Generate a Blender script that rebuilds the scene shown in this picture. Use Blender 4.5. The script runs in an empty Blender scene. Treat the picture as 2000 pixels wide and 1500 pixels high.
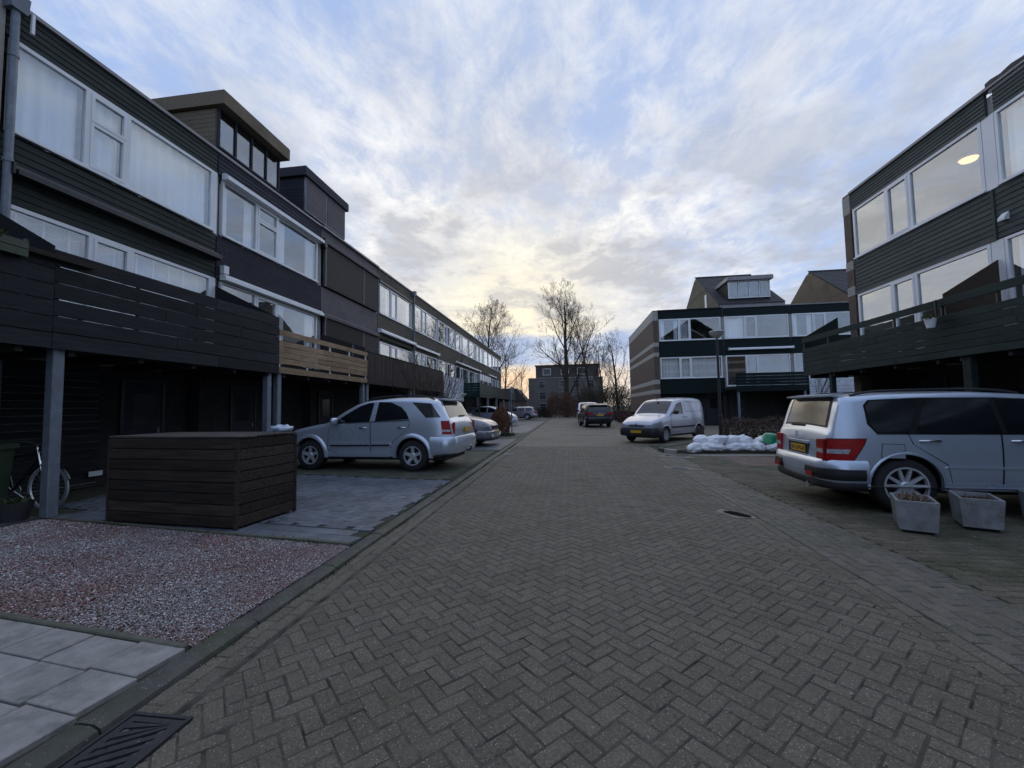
import bpy, bmesh, math, random
import numpy as np
from mathutils import Matrix, Vector, noise as mnoise
R = math.radians
random.seed(7)
SC = bpy.context.scene
COL = SC.collection

# ------------------------------------------------------------------ camera
F_PX, CAM_H = 810.0, 1.5                       # focal length in pixels of a 2000 px wide picture, eye height in metres
ROLL, PITCH, YAW = R(-0.98), R(3.23), R(-7.73)
def cam_matrix():
    cy, sy, cp, sp, cr, sr = math.cos(YAW), math.sin(YAW), math.cos(PITCH), math.sin(PITCH), math.cos(ROLL), math.sin(ROLL)
    m = np.array([[cr, -sr, 0], [sr, cr, 0], [0, 0, 1]]) @ np.array([[1, 0, 0], [0, cp, sp], [0, -sp, cp]]) @ np.array([[cy, 0, -sy], [0, 1, 0], [sy, 0, cy]])
    return m
CM = cam_matrix()
cam_data = bpy.data.cameras.new('camera')
cam_data.sensor_width = 36.0
cam_data.lens = 36.0 * F_PX / 2000.0
cam_data.clip_start, cam_data.clip_end = 0.05, 3000
cam = bpy.data.objects.new('camera', cam_data)
COL.objects.link(cam)
def bl(v): return Vector((v[0], v[2], -v[1]))
rgt, dwn, fwd = bl(CM[0]), bl(CM[1]), bl(CM[2])
mw = Matrix.Identity(4)
for i in range(3):
    mw[i][0], mw[i][1], mw[i][2] = rgt[i], -dwn[i], -fwd[i]
mw.translation = (0, 0, CAM_H)
cam.matrix_world = mw
SC.camera = cam
def pix(x, y, z):
    d = np.array([x, -(z - CAM_H), y]); q = CM @ d
    if q[2] < 0.05: return None
    return 1000 + F_PX * q[0] / q[2], 750 + F_PX * q[1] / q[2], q[2]

# ------------------------------------------------------------------ sky, sun, exposure
SUN_AZ, SUN_EL = R(-7.5), R(9.0)
wd = bpy.data.worlds.new('World'); SC.world = wd; wd.use_nodes = True
nt = wd.node_tree; nt.nodes.clear()
def N(tree, kind, **kw):
    n = tree.nodes.new(kind)
    for k, v in kw.items():
        if k == 'inp':
            for a, b in v.items(): n.inputs[a].default_value = b
        else: setattr(n, k, v)
    return n
def L(tree, a, b): tree.links.new(a, b)
def MATH(tree, op, a, b=None, c=None, clamp=False):
    n = tree.nodes.new('ShaderNodeMath'); n.operation = op; n.use_clamp = clamp
    for i, s in enumerate((a, b, c)):
        if s is None: continue
        if isinstance(s, (int, float)): n.inputs[i].default_value = s
        else: tree.links.new(s, n.inputs[i])
    return n.outputs[0]
def RAMP(tree, fac, stops, interp='LINEAR'):
    n = tree.nodes.new('ShaderNodeValToRGB'); n.color_ramp.interpolation = interp
    e = n.color_ramp.elements
    while len(e) > 1: e.remove(e[-1])
    e[0].position = stops[0][0]; e[0].color = (*stops[0][1], 1) if len(stops[0][1]) == 3 else stops[0][1]
    for p, c in stops[1:]:
        el = e.new(p); el.color = (*c, 1) if len(c) == 3 else c
    tree.links.new(fac, n.inputs[0]); return n.outputs[0]
def g(v): return (v, v, v)
def MIXC(tree, fac, a, b, mode='MIX'):
    n = tree.nodes.new('ShaderNodeMix'); n.data_type = 'RGBA'; n.blend_type = mode
    for sock, s in ((n.inputs[0], fac), (n.inputs[6], a), (n.inputs[7], b)):
        if isinstance(s, (int, float)): sock.default_value = s
        elif isinstance(s, tuple): sock.default_value = (*s, 1) if len(s) == 3 else s
        else: tree.links.new(s, sock)
    return n.outputs[2]
def build_sky():
    tc = N(nt, 'ShaderNodeTexCoord'); sep = N(nt, 'ShaderNodeSeparateXYZ'); L(nt, tc.outputs['Generated'], sep.inputs[0])
    dx, dy, dz = sep.outputs
    sky = N(nt, 'ShaderNodeTexSky', sky_type='NISHITA', sun_disc=False, sun_elevation=SUN_EL, sun_rotation=SUN_AZ, air_density=1.0, dust_density=1.0, ozone_density=2.0)
    # a flat cloud deck seen in perspective: direction divided by height above the horizon
    up = MATH(nt, 'ADD', MATH(nt, 'MAXIMUM', dz, 0.0), 0.14)
    cx, cyy = MATH(nt, 'DIVIDE', dx, up), MATH(nt, 'DIVIDE', dy, up)
    cv = N(nt, 'ShaderNodeCombineXYZ'); L(nt, cx, cv.inputs[0]); L(nt, cyy, cv.inputs[1])
    def NZ(scale, detail, rough, dist, off, st=(1, 1, 1), rot=0.0):
        mp = N(nt, 'ShaderNodeMapping'); mp.inputs['Location'].default_value = off; mp.inputs['Scale'].default_value = st
        mp.inputs['Rotation'].default_value = (0, 0, rot); L(nt, cv.outputs[0], mp.inputs[0])
        n = N(nt, 'ShaderNodeTexNoise'); n.inputs['Scale'].default_value = scale; n.inputs['Detail'].default_value = detail
        n.inputs['Roughness'].default_value = rough; n.inputs['Distortion'].default_value = dist
        L(nt, mp.outputs[0], n.inputs['Vector']); return n.outputs[0]
    wisps = NZ(1.7, 11, 0.62, 0.25, (3.1, 1.7, 0), (1.12, 0.9, 1), R(20))       # high streaky veil
    fine = NZ(6.0, 10, 0.70, 0.25, (0.4, 6.2, 0), (1.25, 0.75, 1), R(20))
    clump = NZ(2.3, 10, 0.60, 0.15, (8.3, 2.2, 0), (1, 1, 1), R(-15))       # lower grey clumps
    big = NZ(0.42, 3, 0.5, 0.0, (5.6, 0.9, 0))
    sv = Vector((math.sin(SUN_AZ) * math.cos(SUN_EL), math.cos(SUN_AZ) * math.cos(SUN_EL), math.sin(SUN_EL)))
    dot = N(nt, 'ShaderNodeVectorMath', operation='DOT_PRODUCT'); L(nt, tc.outputs['Generated'], dot.inputs[0]); dot.inputs[1].default_value = sv
    dt = MATH(nt, 'MAXIMUM', dot.outputs['Value'], 0.0)
    glow = MATH(nt, 'POWER', dt, 5.0); core = MATH(nt, 'POWER', dt, 34.0)
    veil = MATH(nt, 'ADD', MATH(nt, 'MULTIPLY', wisps, 0.70), MATH(nt, 'MULTIPLY', fine, 0.30))
    veil = MATH(nt, 'ADD', veil, MATH(nt, 'MULTIPLY', MATH(nt, 'SUBTRACT', big, 0.5), 0.5))
    dens = RAMP(nt, veil, [(0.36, g(0.38)), (0.47, g(0.80)), (0.58, g(1.0))])
    dens = MATH(nt, 'MULTIPLY', dens, RAMP(nt, MATH(nt, 'MULTIPLY_ADD', dy, 0.5, 0.5), [(0.0, g(0.45)), (0.25, g(0.55)), (0.55, g(1))]))     # the sky clears away from the sun
    blue = MIXC(nt, 0.75, sky.outputs[0], (2.4, 3.8, 7.0))
    lav = MIXC(nt, MATH(nt, 'MULTIPLY', glow, 0.9, clamp=True), (3.8, 4.5, 6.1), (4.3, 4.45, 4.95))
    white = MIXC(nt, MATH(nt, 'MULTIPLY', glow, 1.1, clamp=True), (5.1, 5.5, 6.3), (7.5, 7.35, 7.1))
    bright = RAMP(nt, MATH(nt, 'ADD', MATH(nt, 'MULTIPLY', fine, 0.62), MATH(nt, 'MULTIPLY', wisps, 0.38)), [(0.44, g(0)), (0.60, g(1))])
    cloud = MIXC(nt, bright, lav, white)
    col = MIXC(nt, dens, blue, cloud)
    # grey clumps lower down, thin towards the zenith
    low = RAMP(nt, dz, [(0.0, g(1)), (0.20, g(1)), (0.42, g(0.85)), (0.58, g(0.30)), (0.8, g(0.15))])
    cm = RAMP(nt, MATH(nt, 'ADD', MATH(nt, 'MULTIPLY', clump, 0.72), MATH(nt, 'MULTIPLY', fine, 0.28)), [(0.465, g(0)), (0.555, g(1))])
    cmf = MATH(nt, 'MULTIPLY', MATH(nt, 'MULTIPLY', cm, low), 0.9)
    dark = MIXC(nt, glow, (3.0, 3.5, 4.6), (3.35, 3.4, 3.75))
    col = MIXC(nt, cmf, col, dark)
    # warm light near the sun, a bank of blue-grey cloud over the horizon with an orange slit below it
    col = MIXC(nt, MATH(nt, 'MULTIPLY', core, MATH(nt, 'SUBTRACT', 0.9, MATH(nt, 'MULTIPLY', cmf, 0.7))), col, (8.3, 7.4, 5.3))
    hw = RAMP(nt, dz, [(0.0, g(1)), (0.12, g(0.7)), (0.25, g(0.2)), (0.42, g(0))])
    col = MIXC(nt, MATH(nt, 'MULTIPLY', hw, 0.55), col, MIXC(nt, glow, (4.3, 5.3, 7.0), (7.0, 6.3, 5.2)))
    mpb = N(nt, 'ShaderNodeMapping'); mpb.inputs['Scale'].default_value = (5, 5, 16); L(nt, tc.outputs['Generated'], mpb.inputs[0])
    bn = N(nt, 'ShaderNodeTexNoise'); bn.inputs['Scale'].default_value = 1.3; bn.inputs['Detail'].default_value = 7; L(nt, mpb.outputs[0], bn.inputs['Vector'])
    edge = MATH(nt, 'ADD', dz, MATH(nt, 'MULTIPLY', MATH(nt, 'SUBTRACT', bn.outputs[0], 0.5), 0.08))
    bank = RAMP(nt, edge, [(0.085, g(0)), (0.105, g(1)), (0.160, g(0.95)), (0.182, g(0))])
    bcol = MIXC(nt, RAMP(nt, bn.outputs[0], [(0.40, g(0)), (0.62, g(1))]), (2.9, 3.6, 5.2), (4.9, 5.5, 6.6))
    bankaz = RAMP(nt, dt, [(0.80, g(0.35)), (0.95, g(0.95))])
    col = MIXC(nt, MATH(nt, 'MULTIPLY', bank, bankaz), col, bcol)
    slit = RAMP(nt, dz, [(0.0, g(1)), (0.075, g(1)), (0.105, g(0))])
    col = MIXC(nt, MATH(nt, 'MULTIPLY', slit, MATH(nt, 'POWER', dt, 30.0)), col, (7.6, 5.4, 3.6))
    bg = N(nt, 'ShaderNodeBackground'); bg.inputs['Strength'].default_value = 0.1
    L(nt, col, bg.inputs['Color'])
    out = N(nt, 'ShaderNodeOutputWorld'); L(nt, bg.outputs[0], out.inputs[0])
build_sky()
sl = bpy.data.lights.new('sun', 'SUN'); sl.energy = 0.5; sl.angle = R(80); sl.color = (1.0, 0.88, 0.72)
so = bpy.data.objects.new('sun', sl); COL.objects.link(so)
so.rotation_euler = Vector((-math.sin(SUN_AZ) * math.cos(SUN_EL), -math.cos(SUN_AZ) * math.cos(SUN_EL), -math.sin(SUN_EL))).to_track_quat('-Z', 'Y').to_euler()
SC.view_settings.view_transform = 'Standard'; SC.view_settings.look = 'None'; SC.view_settings.exposure = 0.55; SC.view_settings.gamma = 1.0
SC.view_settings.use_curve_mapping = False
SC.render.engine = 'CYCLES'; SC.cycles.use_denoising = True; SC.cycles.max_bounces = 6; SC.cycles.transparent_max_bounces = 12

# ------------------------------------------------------------------ materials
MATS = {}
def mat(name, c1, c2=None, rough=0.6, scale=4.0, st=(1, 1, 1), bump=0.0, bscale=None, metal=0.0, coat=0.0, rnd=0.0, spec=0.5, speck=None, detail=5, dirt=None, coords='Object', attr=None, trans=0.0):
    if name in MATS: return MATS[name]
    m = bpy.data.materials.new(name); m.use_nodes = True; t = m.node_tree; p = t.nodes['Principled BSDF']
    c2 = c2 or tuple(v * 0.75 for v in c1)
    tc = N(t, 'ShaderNodeTexCoord'); oi = N(t, 'ShaderNodeObjectInfo')
    mp = N(t, 'ShaderNodeMapping'); mp.inputs['Scale'].default_value = st; L(t, tc.outputs[coords], mp.inputs[0])
    sh = N(t, 'ShaderNodeVectorMath', operation='SCALE'); sh.inputs[0].default_value = (13.0, 7.0, 29.0); L(t, oi.outputs['Random'], sh.inputs['Scale'])
    ad = N(t, 'ShaderNodeVectorMath', operation='ADD'); L(t, mp.outputs[0], ad.inputs[0]); L(t, sh.outputs[0], ad.inputs[1])
    nz = N(t, 'ShaderNodeTexNoise'); nz.inputs['Scale'].default_value = scale; nz.inputs['Detail'].default_value = detail; nz.inputs['Roughness'].default_value = 0.6
    L(t, ad.outputs[0], nz.inputs['Vector'])
    col = MIXC(t, RAMP(t, nz.outputs[0], [(0.32, g(0)), (0.68, g(1))]), c1, c2)
    rv = oi.outputs['Random']
    if attr:
        an = N(t, 'ShaderNodeAttribute', attribute_name=attr); rv = MATH(t, 'FRACT', MATH(t, 'ADD', rv, an.outputs['Fac']))
    if rnd:
        hs = N(t, 'ShaderNodeHueSaturation'); L(t, col, hs.inputs['Color'])
        L(t, MATH(t, 'MULTIPLY_ADD', rv, 2 * rnd, 1 - rnd), hs.inputs['Value']); col = hs.outputs[0]
    for dirt in ([dirt] if isinstance(dirt, tuple) else dirt or []):                                   # (colour, scale, low, high): blotches of grime or moss in world space
        ge = N(t, 'ShaderNodeNewGeometry')
        n2 = N(t, 'ShaderNodeTexNoise'); n2.inputs['Scale'].default_value = dirt[1]; n2.inputs['Detail'].default_value = 6; n2.inputs['Roughness'].default_value = 0.65
        L(t, ge.outputs['Position'], n2.inputs['Vector'])
        col = MIXC(t, RAMP(t, n2.outputs[0], [(dirt[2], g(0)), (dirt[3], g(dirt[4] if len(dirt) > 4 else 1.0))]), col, dirt[0])
    if speck:                                  # (colour, scale, threshold): pale grit showing in concrete
        ge2 = N(t, 'ShaderNodeNewGeometry')
        vo = N(t, 'ShaderNodeTexVoronoi'); vo.inputs['Scale'].default_value = speck[1]; L(t, ge2.outputs['Position'], vo.inputs['Vector'])
        sc_ = N(t, 'ShaderNodeSeparateColor'); L(t, vo.outputs['Color'], sc_.inputs[0])
        k = MATH(t, 'MULTIPLY', MATH(t, 'GREATER_THAN', sc_.outputs[0], speck[2]), MATH(t, 'LESS_THAN', vo.outputs['Distance'], MATH(t, 'MULTIPLY', sc_.outputs[1], 0.5)))
        col = MIXC(t, k, col, speck[0])
    L(t, col, p.inputs['Base Color'])
    L(t, MATH(t, 'MULTIPLY_ADD', nz.outputs[0], 0.2, rough - 0.1, clamp=True), p.inputs['Roughness'])
    p.inputs['Metallic'].default_value = metal; p.inputs['Coat Weight'].default_value = coat; p.inputs['Coat Roughness'].default_value = 0.08
    p.inputs['Specular IOR Level'].default_value = spec
    if bump:
        n3 = N(t, 'ShaderNodeTexNoise'); n3.inputs['Scale'].default_value = bscale or scale * 4; n3.inputs['Detail'].default_value = 6
        L(t, ad.outputs[0], n3.inputs['Vector'])
        b = N(t, 'ShaderNodeBump'); b.inputs['Strength'].default_value = bump; b.inputs['Distance'].default_value = 0.01
        L(t, n3.outputs[0], b.inputs['Height']); L(t, b.outputs[0], p.inputs['Normal'])
    MATS[name] = m; return m
def glass(name, tint=(0.98, 0.99, 0.99), ior=2.35, rough=0.0):
    if name in MATS: return MATS[name]
    m = bpy.data.materials.new(name); m.use_nodes = True; t = m.node_tree; t.nodes.clear()
    ge = N(t, 'ShaderNodeNewGeometry'); fr = N(t, 'ShaderNodeFresnel'); L(t, MATH(t, 'MULTIPLY_ADD', ge.outputs['Backfacing'], 1 / ior - ior, ior), fr.inputs['IOR'])
    tr = N(t, 'ShaderNodeBsdfTransparent'); tr.inputs[0].default_value = (*tint, 1)
    gl = N(t, 'ShaderNodeBsdfGlossy'); gl.inputs['Color'].default_value = (0.93, 0.97, 1.0, 1); gl.inputs['Roughness'].default_value = rough
    nz = N(t, 'ShaderNodeTexNoise'); nz.inputs['Scale'].default_value = 0.9; L(t, ge.outputs['Position'], nz.inputs['Vector'])
    b = N(t, 'ShaderNodeBump'); b.inputs['Strength'].default_value = 0.02; b.inputs['Distance'].default_value = 0.1; L(t, nz.outputs[0], b.inputs['Height'])
    L(t, b.outputs[0], gl.inputs['Normal'])
    mx = N(t, 'ShaderNodeMixShader'); L(t, fr.outputs[0], mx.inputs[0]); L(t, tr.outputs[0], mx.inputs[1]); L(t, gl.outputs[0], mx.inputs[2])
    o = N(t, 'ShaderNodeOutputMaterial'); L(t, mx.outputs[0], o.inputs[0])
    MATS[name] = m; return m
def emit(name, c, s):
    m = bpy.data.materials.new(name); m.use_nodes = True; p = m.node_tree.nodes['Principled BSDF']
    p.inputs['Base Color'].default_value = (*c, 1); p.inputs['Emission Color'].default_value = (*c, 1); p.inputs['Emission Strength'].default_value = s
    MATS[name] = m; return m

# ------------------------------------------------------------------ mesh helpers
class MB:
    def __init__(s): s.v = []; s.f = []; s.mi = []; s.cur = 0
    def add(s, vs, fs):
        o = len(s.v); s.v += [tuple(p) for p in vs]
        for f in fs: s.f.append(tuple(i + o for i in f)); s.mi.append(s.cur)
        return s
    def box(s, x0, x1, y0, y1, z0, z1):
        return s.add([(x0, y0, z0), (x1, y0, z0), (x1, y1, z0), (x0, y1, z0), (x0, y0, z1), (x1, y0, z1), (x1, y1, z1), (x0, y1, z1)],
                     [(0, 3, 2, 1), (4, 5, 6, 7), (0, 1, 5, 4), (1, 2, 6, 5), (2, 3, 7, 6), (3, 0, 4, 7)])
    def cbox(s, x0, x1, y0, y1, z0, z1, c=0.006):            # box with all edges chamfered
        c = min(c, (x1 - x0) * .4, (y1 - y0) * .4, (z1 - z0) * .4)
        xs, ys, zs = (x0, x1), (y0, y1), (z0, z1); V = []; ix = {}
        sg = (1, -1)
        for i in (0, 1):
            for j in (0, 1):
                for k in (0, 1):
                    for a in range(3):
                        p = [xs[i], ys[j], zs[k]]; q = (i, j, k)
                        for b in range(3):
                            if b != a: p[b] += sg[q[b]] * c
                        ix[(i, j, k, a)] = len(V); V.append(tuple(p))
        F = []
        for a in range(3):                                     # faces: axis a fixed
            b, d = [(1, 2), (2, 0), (0, 1)][a]
            for e in (0, 1):
                quad = []
                for (u, w) in ((0, 0), (1, 0), (1, 1), (0, 1)):
                    q = [0, 0, 0]; q[a] = e; q[b] = u; q[d] = w; quad.append(ix[(*q, a)])
                F.append(tuple(quad if e else quad[::-1]))
        for a in range(3):                                     # edges along axis a
            b, d = [(1, 2), (2, 0), (0, 1)][a]
            for u in (0, 1):
                for w in (0, 1):
                    q0 = [0, 0, 0]; q0[b] = u; q0[d] = w; q1 = q0[:]; q1[a] = 1
                    F.append((ix[(*q0, b)], ix[(*q1, b)], ix[(*q1, d)], ix[(*q0, d)]))
        for i in (0, 1):
            for j in (0, 1):
                for k in (0, 1): F.append(tuple(ix[(i, j, k, a)] for a in range(3)))
        return s.add(V, F)
    def prism(s, poly, a0, a1, axis='y'):                     # poly in the two other axes (x,z) / (y,z) / (x,y)
        n = len(poly)
        def P(p, a): return {'y': (p[0], a, p[1]), 'x': (a, p[0], p[1]), 'z': (p[0], p[1], a)}[axis]
        V = [P(p, a0) for p in poly] + [P(p, a1) for p in poly]
        F = [tuple(range(n))[::-1], tuple(range(n, 2 * n))] + [(i, (i + 1) % n, n + (i + 1) % n, n + i) for i in range(n)]
        return s.add(V, F)
    def tube(s, pts, r, n=8, cap=True):
        pts = [Vector(p) for p in pts]; rr = r if isinstance(r, (list, tuple)) else [r] * len(pts)
        V = []; F = []; up = None
        for i, p in enumerate(pts):
            t = (pts[min(i + 1, len(pts) - 1)] - pts[max(i - 1, 0)]).normalized()
            if up is None: up = Vector((0, 0, 1)) if abs(t.z) < 0.9 else Vector((1, 0, 0))
            a = t.cross(up); 
            if a.length < 1e-5: a = t.orthogonal()
            a.normalize(); b = a.cross(t).normalized(); up = b
            for k in range(n):
                an = 2 * math.pi * k / n; V.append(p + (a * math.cos(an) + b * math.sin(an)) * rr[i])
        for i in range(len(pts) - 1):
            for k in range(n): F.append((i * n + k, i * n + (k + 1) % n, (i + 1) * n + (k + 1) % n, (i + 1) * n + k))
        if cap: F.append(tuple(range(n))[::-1]); F.append(tuple(range((len(pts) - 1) * n, len(pts) * n)))
        return s.add(V, F)
    def lathe(s, prof, n=24, axis='z', c=(0, 0, 0)):
        V = []; F = []
        for r, h in prof:
            for k in range(n):
                a = 2 * math.pi * k / n; p = (r * math.cos(a), r * math.sin(a))
                q = {'z': (p[0], p[1], h), 'y': (p[0], h, p[1]), 'x': (h, p[0], p[1])}[axis]
                V.append((q[0] + c[0], q[1] + c[1], q[2] + c[2]))
        for i in range(len(prof) - 1):
            for k in range(n): F.append((i * n + k, i * n + (k + 1) % n, (i + 1) * n + (k + 1) % n, (i + 1) * n + k))
        return s.add(V, F)
    def mesh(s, name, mats, smooth=None, fix=True):
        me = bpy.data.meshes.new(name); me.from_pydata(s.v, [], s.f)
        for m in (mats if isinstance(mats, (list, tuple)) else [mats]): me.materials.append(m)
        if any(s.mi): me.polygons.foreach_set('material_index', s.mi)
        if fix:
            b = bmesh.new(); b.from_mesh(me); bmesh.ops.recalc_face_normals(b, faces=b.faces); b.to_mesh(me); b.free()
        if smooth is not None:
            me.shade_smooth()
            if smooth < 180: me.set_sharp_from_angle(angle=R(smooth))
        me.update(); return me
    def build(s, name, mats, parent=None, smooth=None, loc=(0, 0, 0), rot=(0, 0, 0), fix=True):
        return link(name, s.mesh(name, mats, smooth, fix), parent, loc, rot)
def link(name, me, parent=None, loc=(0, 0, 0), rot=(0, 0, 0)):
    o = bpy.data.objects.new(name, me); COL.objects.link(o); o.location = loc; o.rotation_euler = rot
    if parent is not None: o.parent = parent
    return o
def empty(name, loc=(0, 0, 0), rz=0.0, parent=None):
    o = bpy.data.objects.new(name, None); COL.objects.link(o); o.location = loc; o.rotation_euler = (0, 0, rz); o.empty_display_size = 0.2
    if parent is not None: o.parent = parent
    return o
def tag(o, label=None, cat=None, group=None, kind=None):
    if label: o['label'] = label
    if cat: o['category'] = cat
    if group: o['group'] = group
    if kind: o['kind'] = kind
    return o
def bxp(name, m, parent, x0, x1, y0, y1, z0, z1, c=None):
    b = MB(); (b.cbox(x0, x1, y0, y1, z0, z1, c) if c else b.box(x0, x1, y0, y1, z0, z1)); return b.build(name, m, parent)
CACHE = {}
def piece(name, m, parent, dims, loc, rot=(0, 0, 0), c=0.005):   # a chamfered board or stone; alike pieces share one mesh
    key = (name, m.name, tuple(round(d, 3) for d in dims), c)
    if key not in CACHE:
        a, b_, h = (d / 2 for d in key[2]); CACHE[key] = MB().cbox(-a, a, -b_, b_, -h, h, c).mesh(name, m)
    return link(name, CACHE[key], parent, loc, rot)
# ------------------------------------------------------------------ ground and paving
M_earth = mat('earth', (0.05, 0.055, 0.03), (0.09, 0.08, 0.05), rough=0.9, scale=0.8, bump=0.4)
M_joint = mat('joint_sand', (0.030, 0.030, 0.022), (0.055, 0.053, 0.032), rough=0.95, scale=3.0, dirt=((0.028, 0.04, 0.012), 2.2, 0.5, 0.68))
M_brick = mat('road_brick', (0.200, 0.172, 0.130), (0.096, 0.084, 0.064), rough=0.8, scale=75, rnd=0.14, bump=0.9, bscale=150, attr='rnd', spec=0.35,
              speck=((0.42, 0.40, 0.36), 150, 0.84), dirt=[((0.080, 0.078, 0.042), 1.7, 0.50, 0.70, 0.6), ((0.215, 0.190, 0.150), 0.42, 0.50, 0.72, 0.45), ((0.065, 0.058, 0.048), 0.9, 0.58, 0.74, 0.6), ((0.28, 0.25, 0.21), 4.5, 0.66, 0.73, 0.5)])
M_far_road = mat('far_road', (0.185, 0.162, 0.125), (0.125, 0.110, 0.086), rough=0.75, scale=6, bump=0.3, bscale=25, spec=0.4, dirt=((0.075, 0.072, 0.045), 0.35, 0.45, 0.7, 0.7))
M_bay = mat('bay_brick', (0.130, 0.112, 0.078), (0.092, 0.080, 0.056), rough=0.78, scale=9, rnd=0.22, bump=0.5, bscale=60, attr='rnd', spec=0.35, speck=((0.4, 0.4, 0.4), 150, 0.9),
            dirt=((0.045, 0.055, 0.022), 1.3, 0.46, 0.66, 0.9))
M_strip = mat('strip_brick', (0.140, 0.124, 0.098), (0.105, 0.095, 0.076), rough=0.7, scale=9, rnd=0.14, bump=0.45, bscale=60, attr='rnd', spec=0.4, speck=((0.4, 0.4, 0.4), 150, 0.9), dirt=((0.060, 0.066, 0.038), 0.9, 0.48, 0.7, 0.8))
M_paver = mat('grey_paver', (0.150, 0.168, 0.195), (0.105, 0.118, 0.142), rough=0.5, scale=7, rnd=0.2, bump=0.35, bscale=60, attr='rnd', dirt=((0.05, 0.056, 0.07), 0.8, 0.45, 0.62, 0.75))
M_oldpav = mat('old_paver', (0.090, 0.086, 0.066), (0.066, 0.066, 0.050), rough=0.8, scale=7, rnd=0.25, bump=0.4, bscale=60, attr='rnd', dirt=((0.05, 0.062, 0.028), 1.4, 0.44, 0.64, 0.85))
M_tile = mat('pale_tile', (0.375, 0.36, 0.335), (0.26, 0.25, 0.235), rough=0.7, scale=9, rnd=0.09, bump=0.4, bscale=120, dirt=[((0.15, 0.15, 0.145), 6.0, 0.52, 0.68, 0.7), ((0.20, 0.20, 0.18), 1.6, 0.5, 0.7, 0.6), ((0.10, 0.11, 0.07), 3.0, 0.62, 0.74, 0.6)])
M_kerb = mat('kerb_concrete', (0.080, 0.079, 0.070), (0.048, 0.049, 0.041), rough=0.7, scale=8, rnd=0.12, bump=0.5, bscale=60, speck=((0.3, 0.3, 0.28), 120, 0.93), dirt=((0.05, 0.062, 0.025), 2.5, 0.5, 0.68))
M_edging = mat('edging_concrete', (0.13, 0.125, 0.10), (0.085, 0.09, 0.06), rough=0.85, scale=10, bump=0.4)
M_gravelbed = mat('gravel_bed', (0.10, 0.075, 0.068), (0.06, 0.048, 0.042), rough=0.9, scale=20, bump=0.5)
M_cast = mat('cast_iron', (0.060, 0.060, 0.064), (0.042, 0.041, 0.044), rough=0.5, scale=14, bump=0.4, metal=0.4)
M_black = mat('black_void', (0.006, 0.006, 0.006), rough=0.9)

def sheet(name, pts, z, m, kind='structure', parent=None, cuts=0):
    b = MB(); b.add([(x, y, z) for x, y in pts], [tuple(range(len(pts)))]); o = b.build(name, m, parent, fix=False)
    if kind: o['kind'] = kind
    return o
sheet('ground', [(-1500, -1500), (1500, -1500), (1500, 1500), (-1500, 1500)], -0.09, M_earth)

def herring(x0, x1, y0, y1, ang, a=0.105, keep=None):
    ca, sa = math.cos(ang), math.sin(ang); out = []; cx, cy = (x0 + x1) / 2, (y0 + y1) / 2
    n = int(math.hypot(x1 - x0, y1 - y0) / 2 / a) + 3
    for i in range(-n, n):
        for j in range(-n, n):
            k = (i - j) % 4
            if k == 0: u, w, r = i + 1.0, j + 0.5, 0
            elif k == 3: u, w, r = i + 0.5, j + 1.0, 1
            else: continue
            x = cx + (u * ca - w * sa) * a; y = cy + (u * sa + w * ca) * a
            if x0 <= x <= x1 and y0 <= y <= y1 and (keep is None or keep(x, y)): out.append((x, y, ang + r * math.pi / 2, a * 2, a))
    return out
def courses(x0, x1, y0, y1, l, w, along='y', off=0.5, keep=None):
    out = []; row = 0
    if along == 'y':
        x = x0 + w / 2
        while x < x1:
            y = y0 + (row % 2) * l * off
            while y < y1:
                if keep is None or keep(x, y): out.append((x, y, math.pi / 2, l, w))
                y += l
            x += w; row += 1
    else:
        y = y0 + w / 2
        while y < y1:
            x = x0 + (row % 2) * l * off
            while x < x1:
                if keep is None or keep(x, y): out.append((x, y, 0.0, l, w))
                x += l
            y += w; row += 1
    return out
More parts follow.
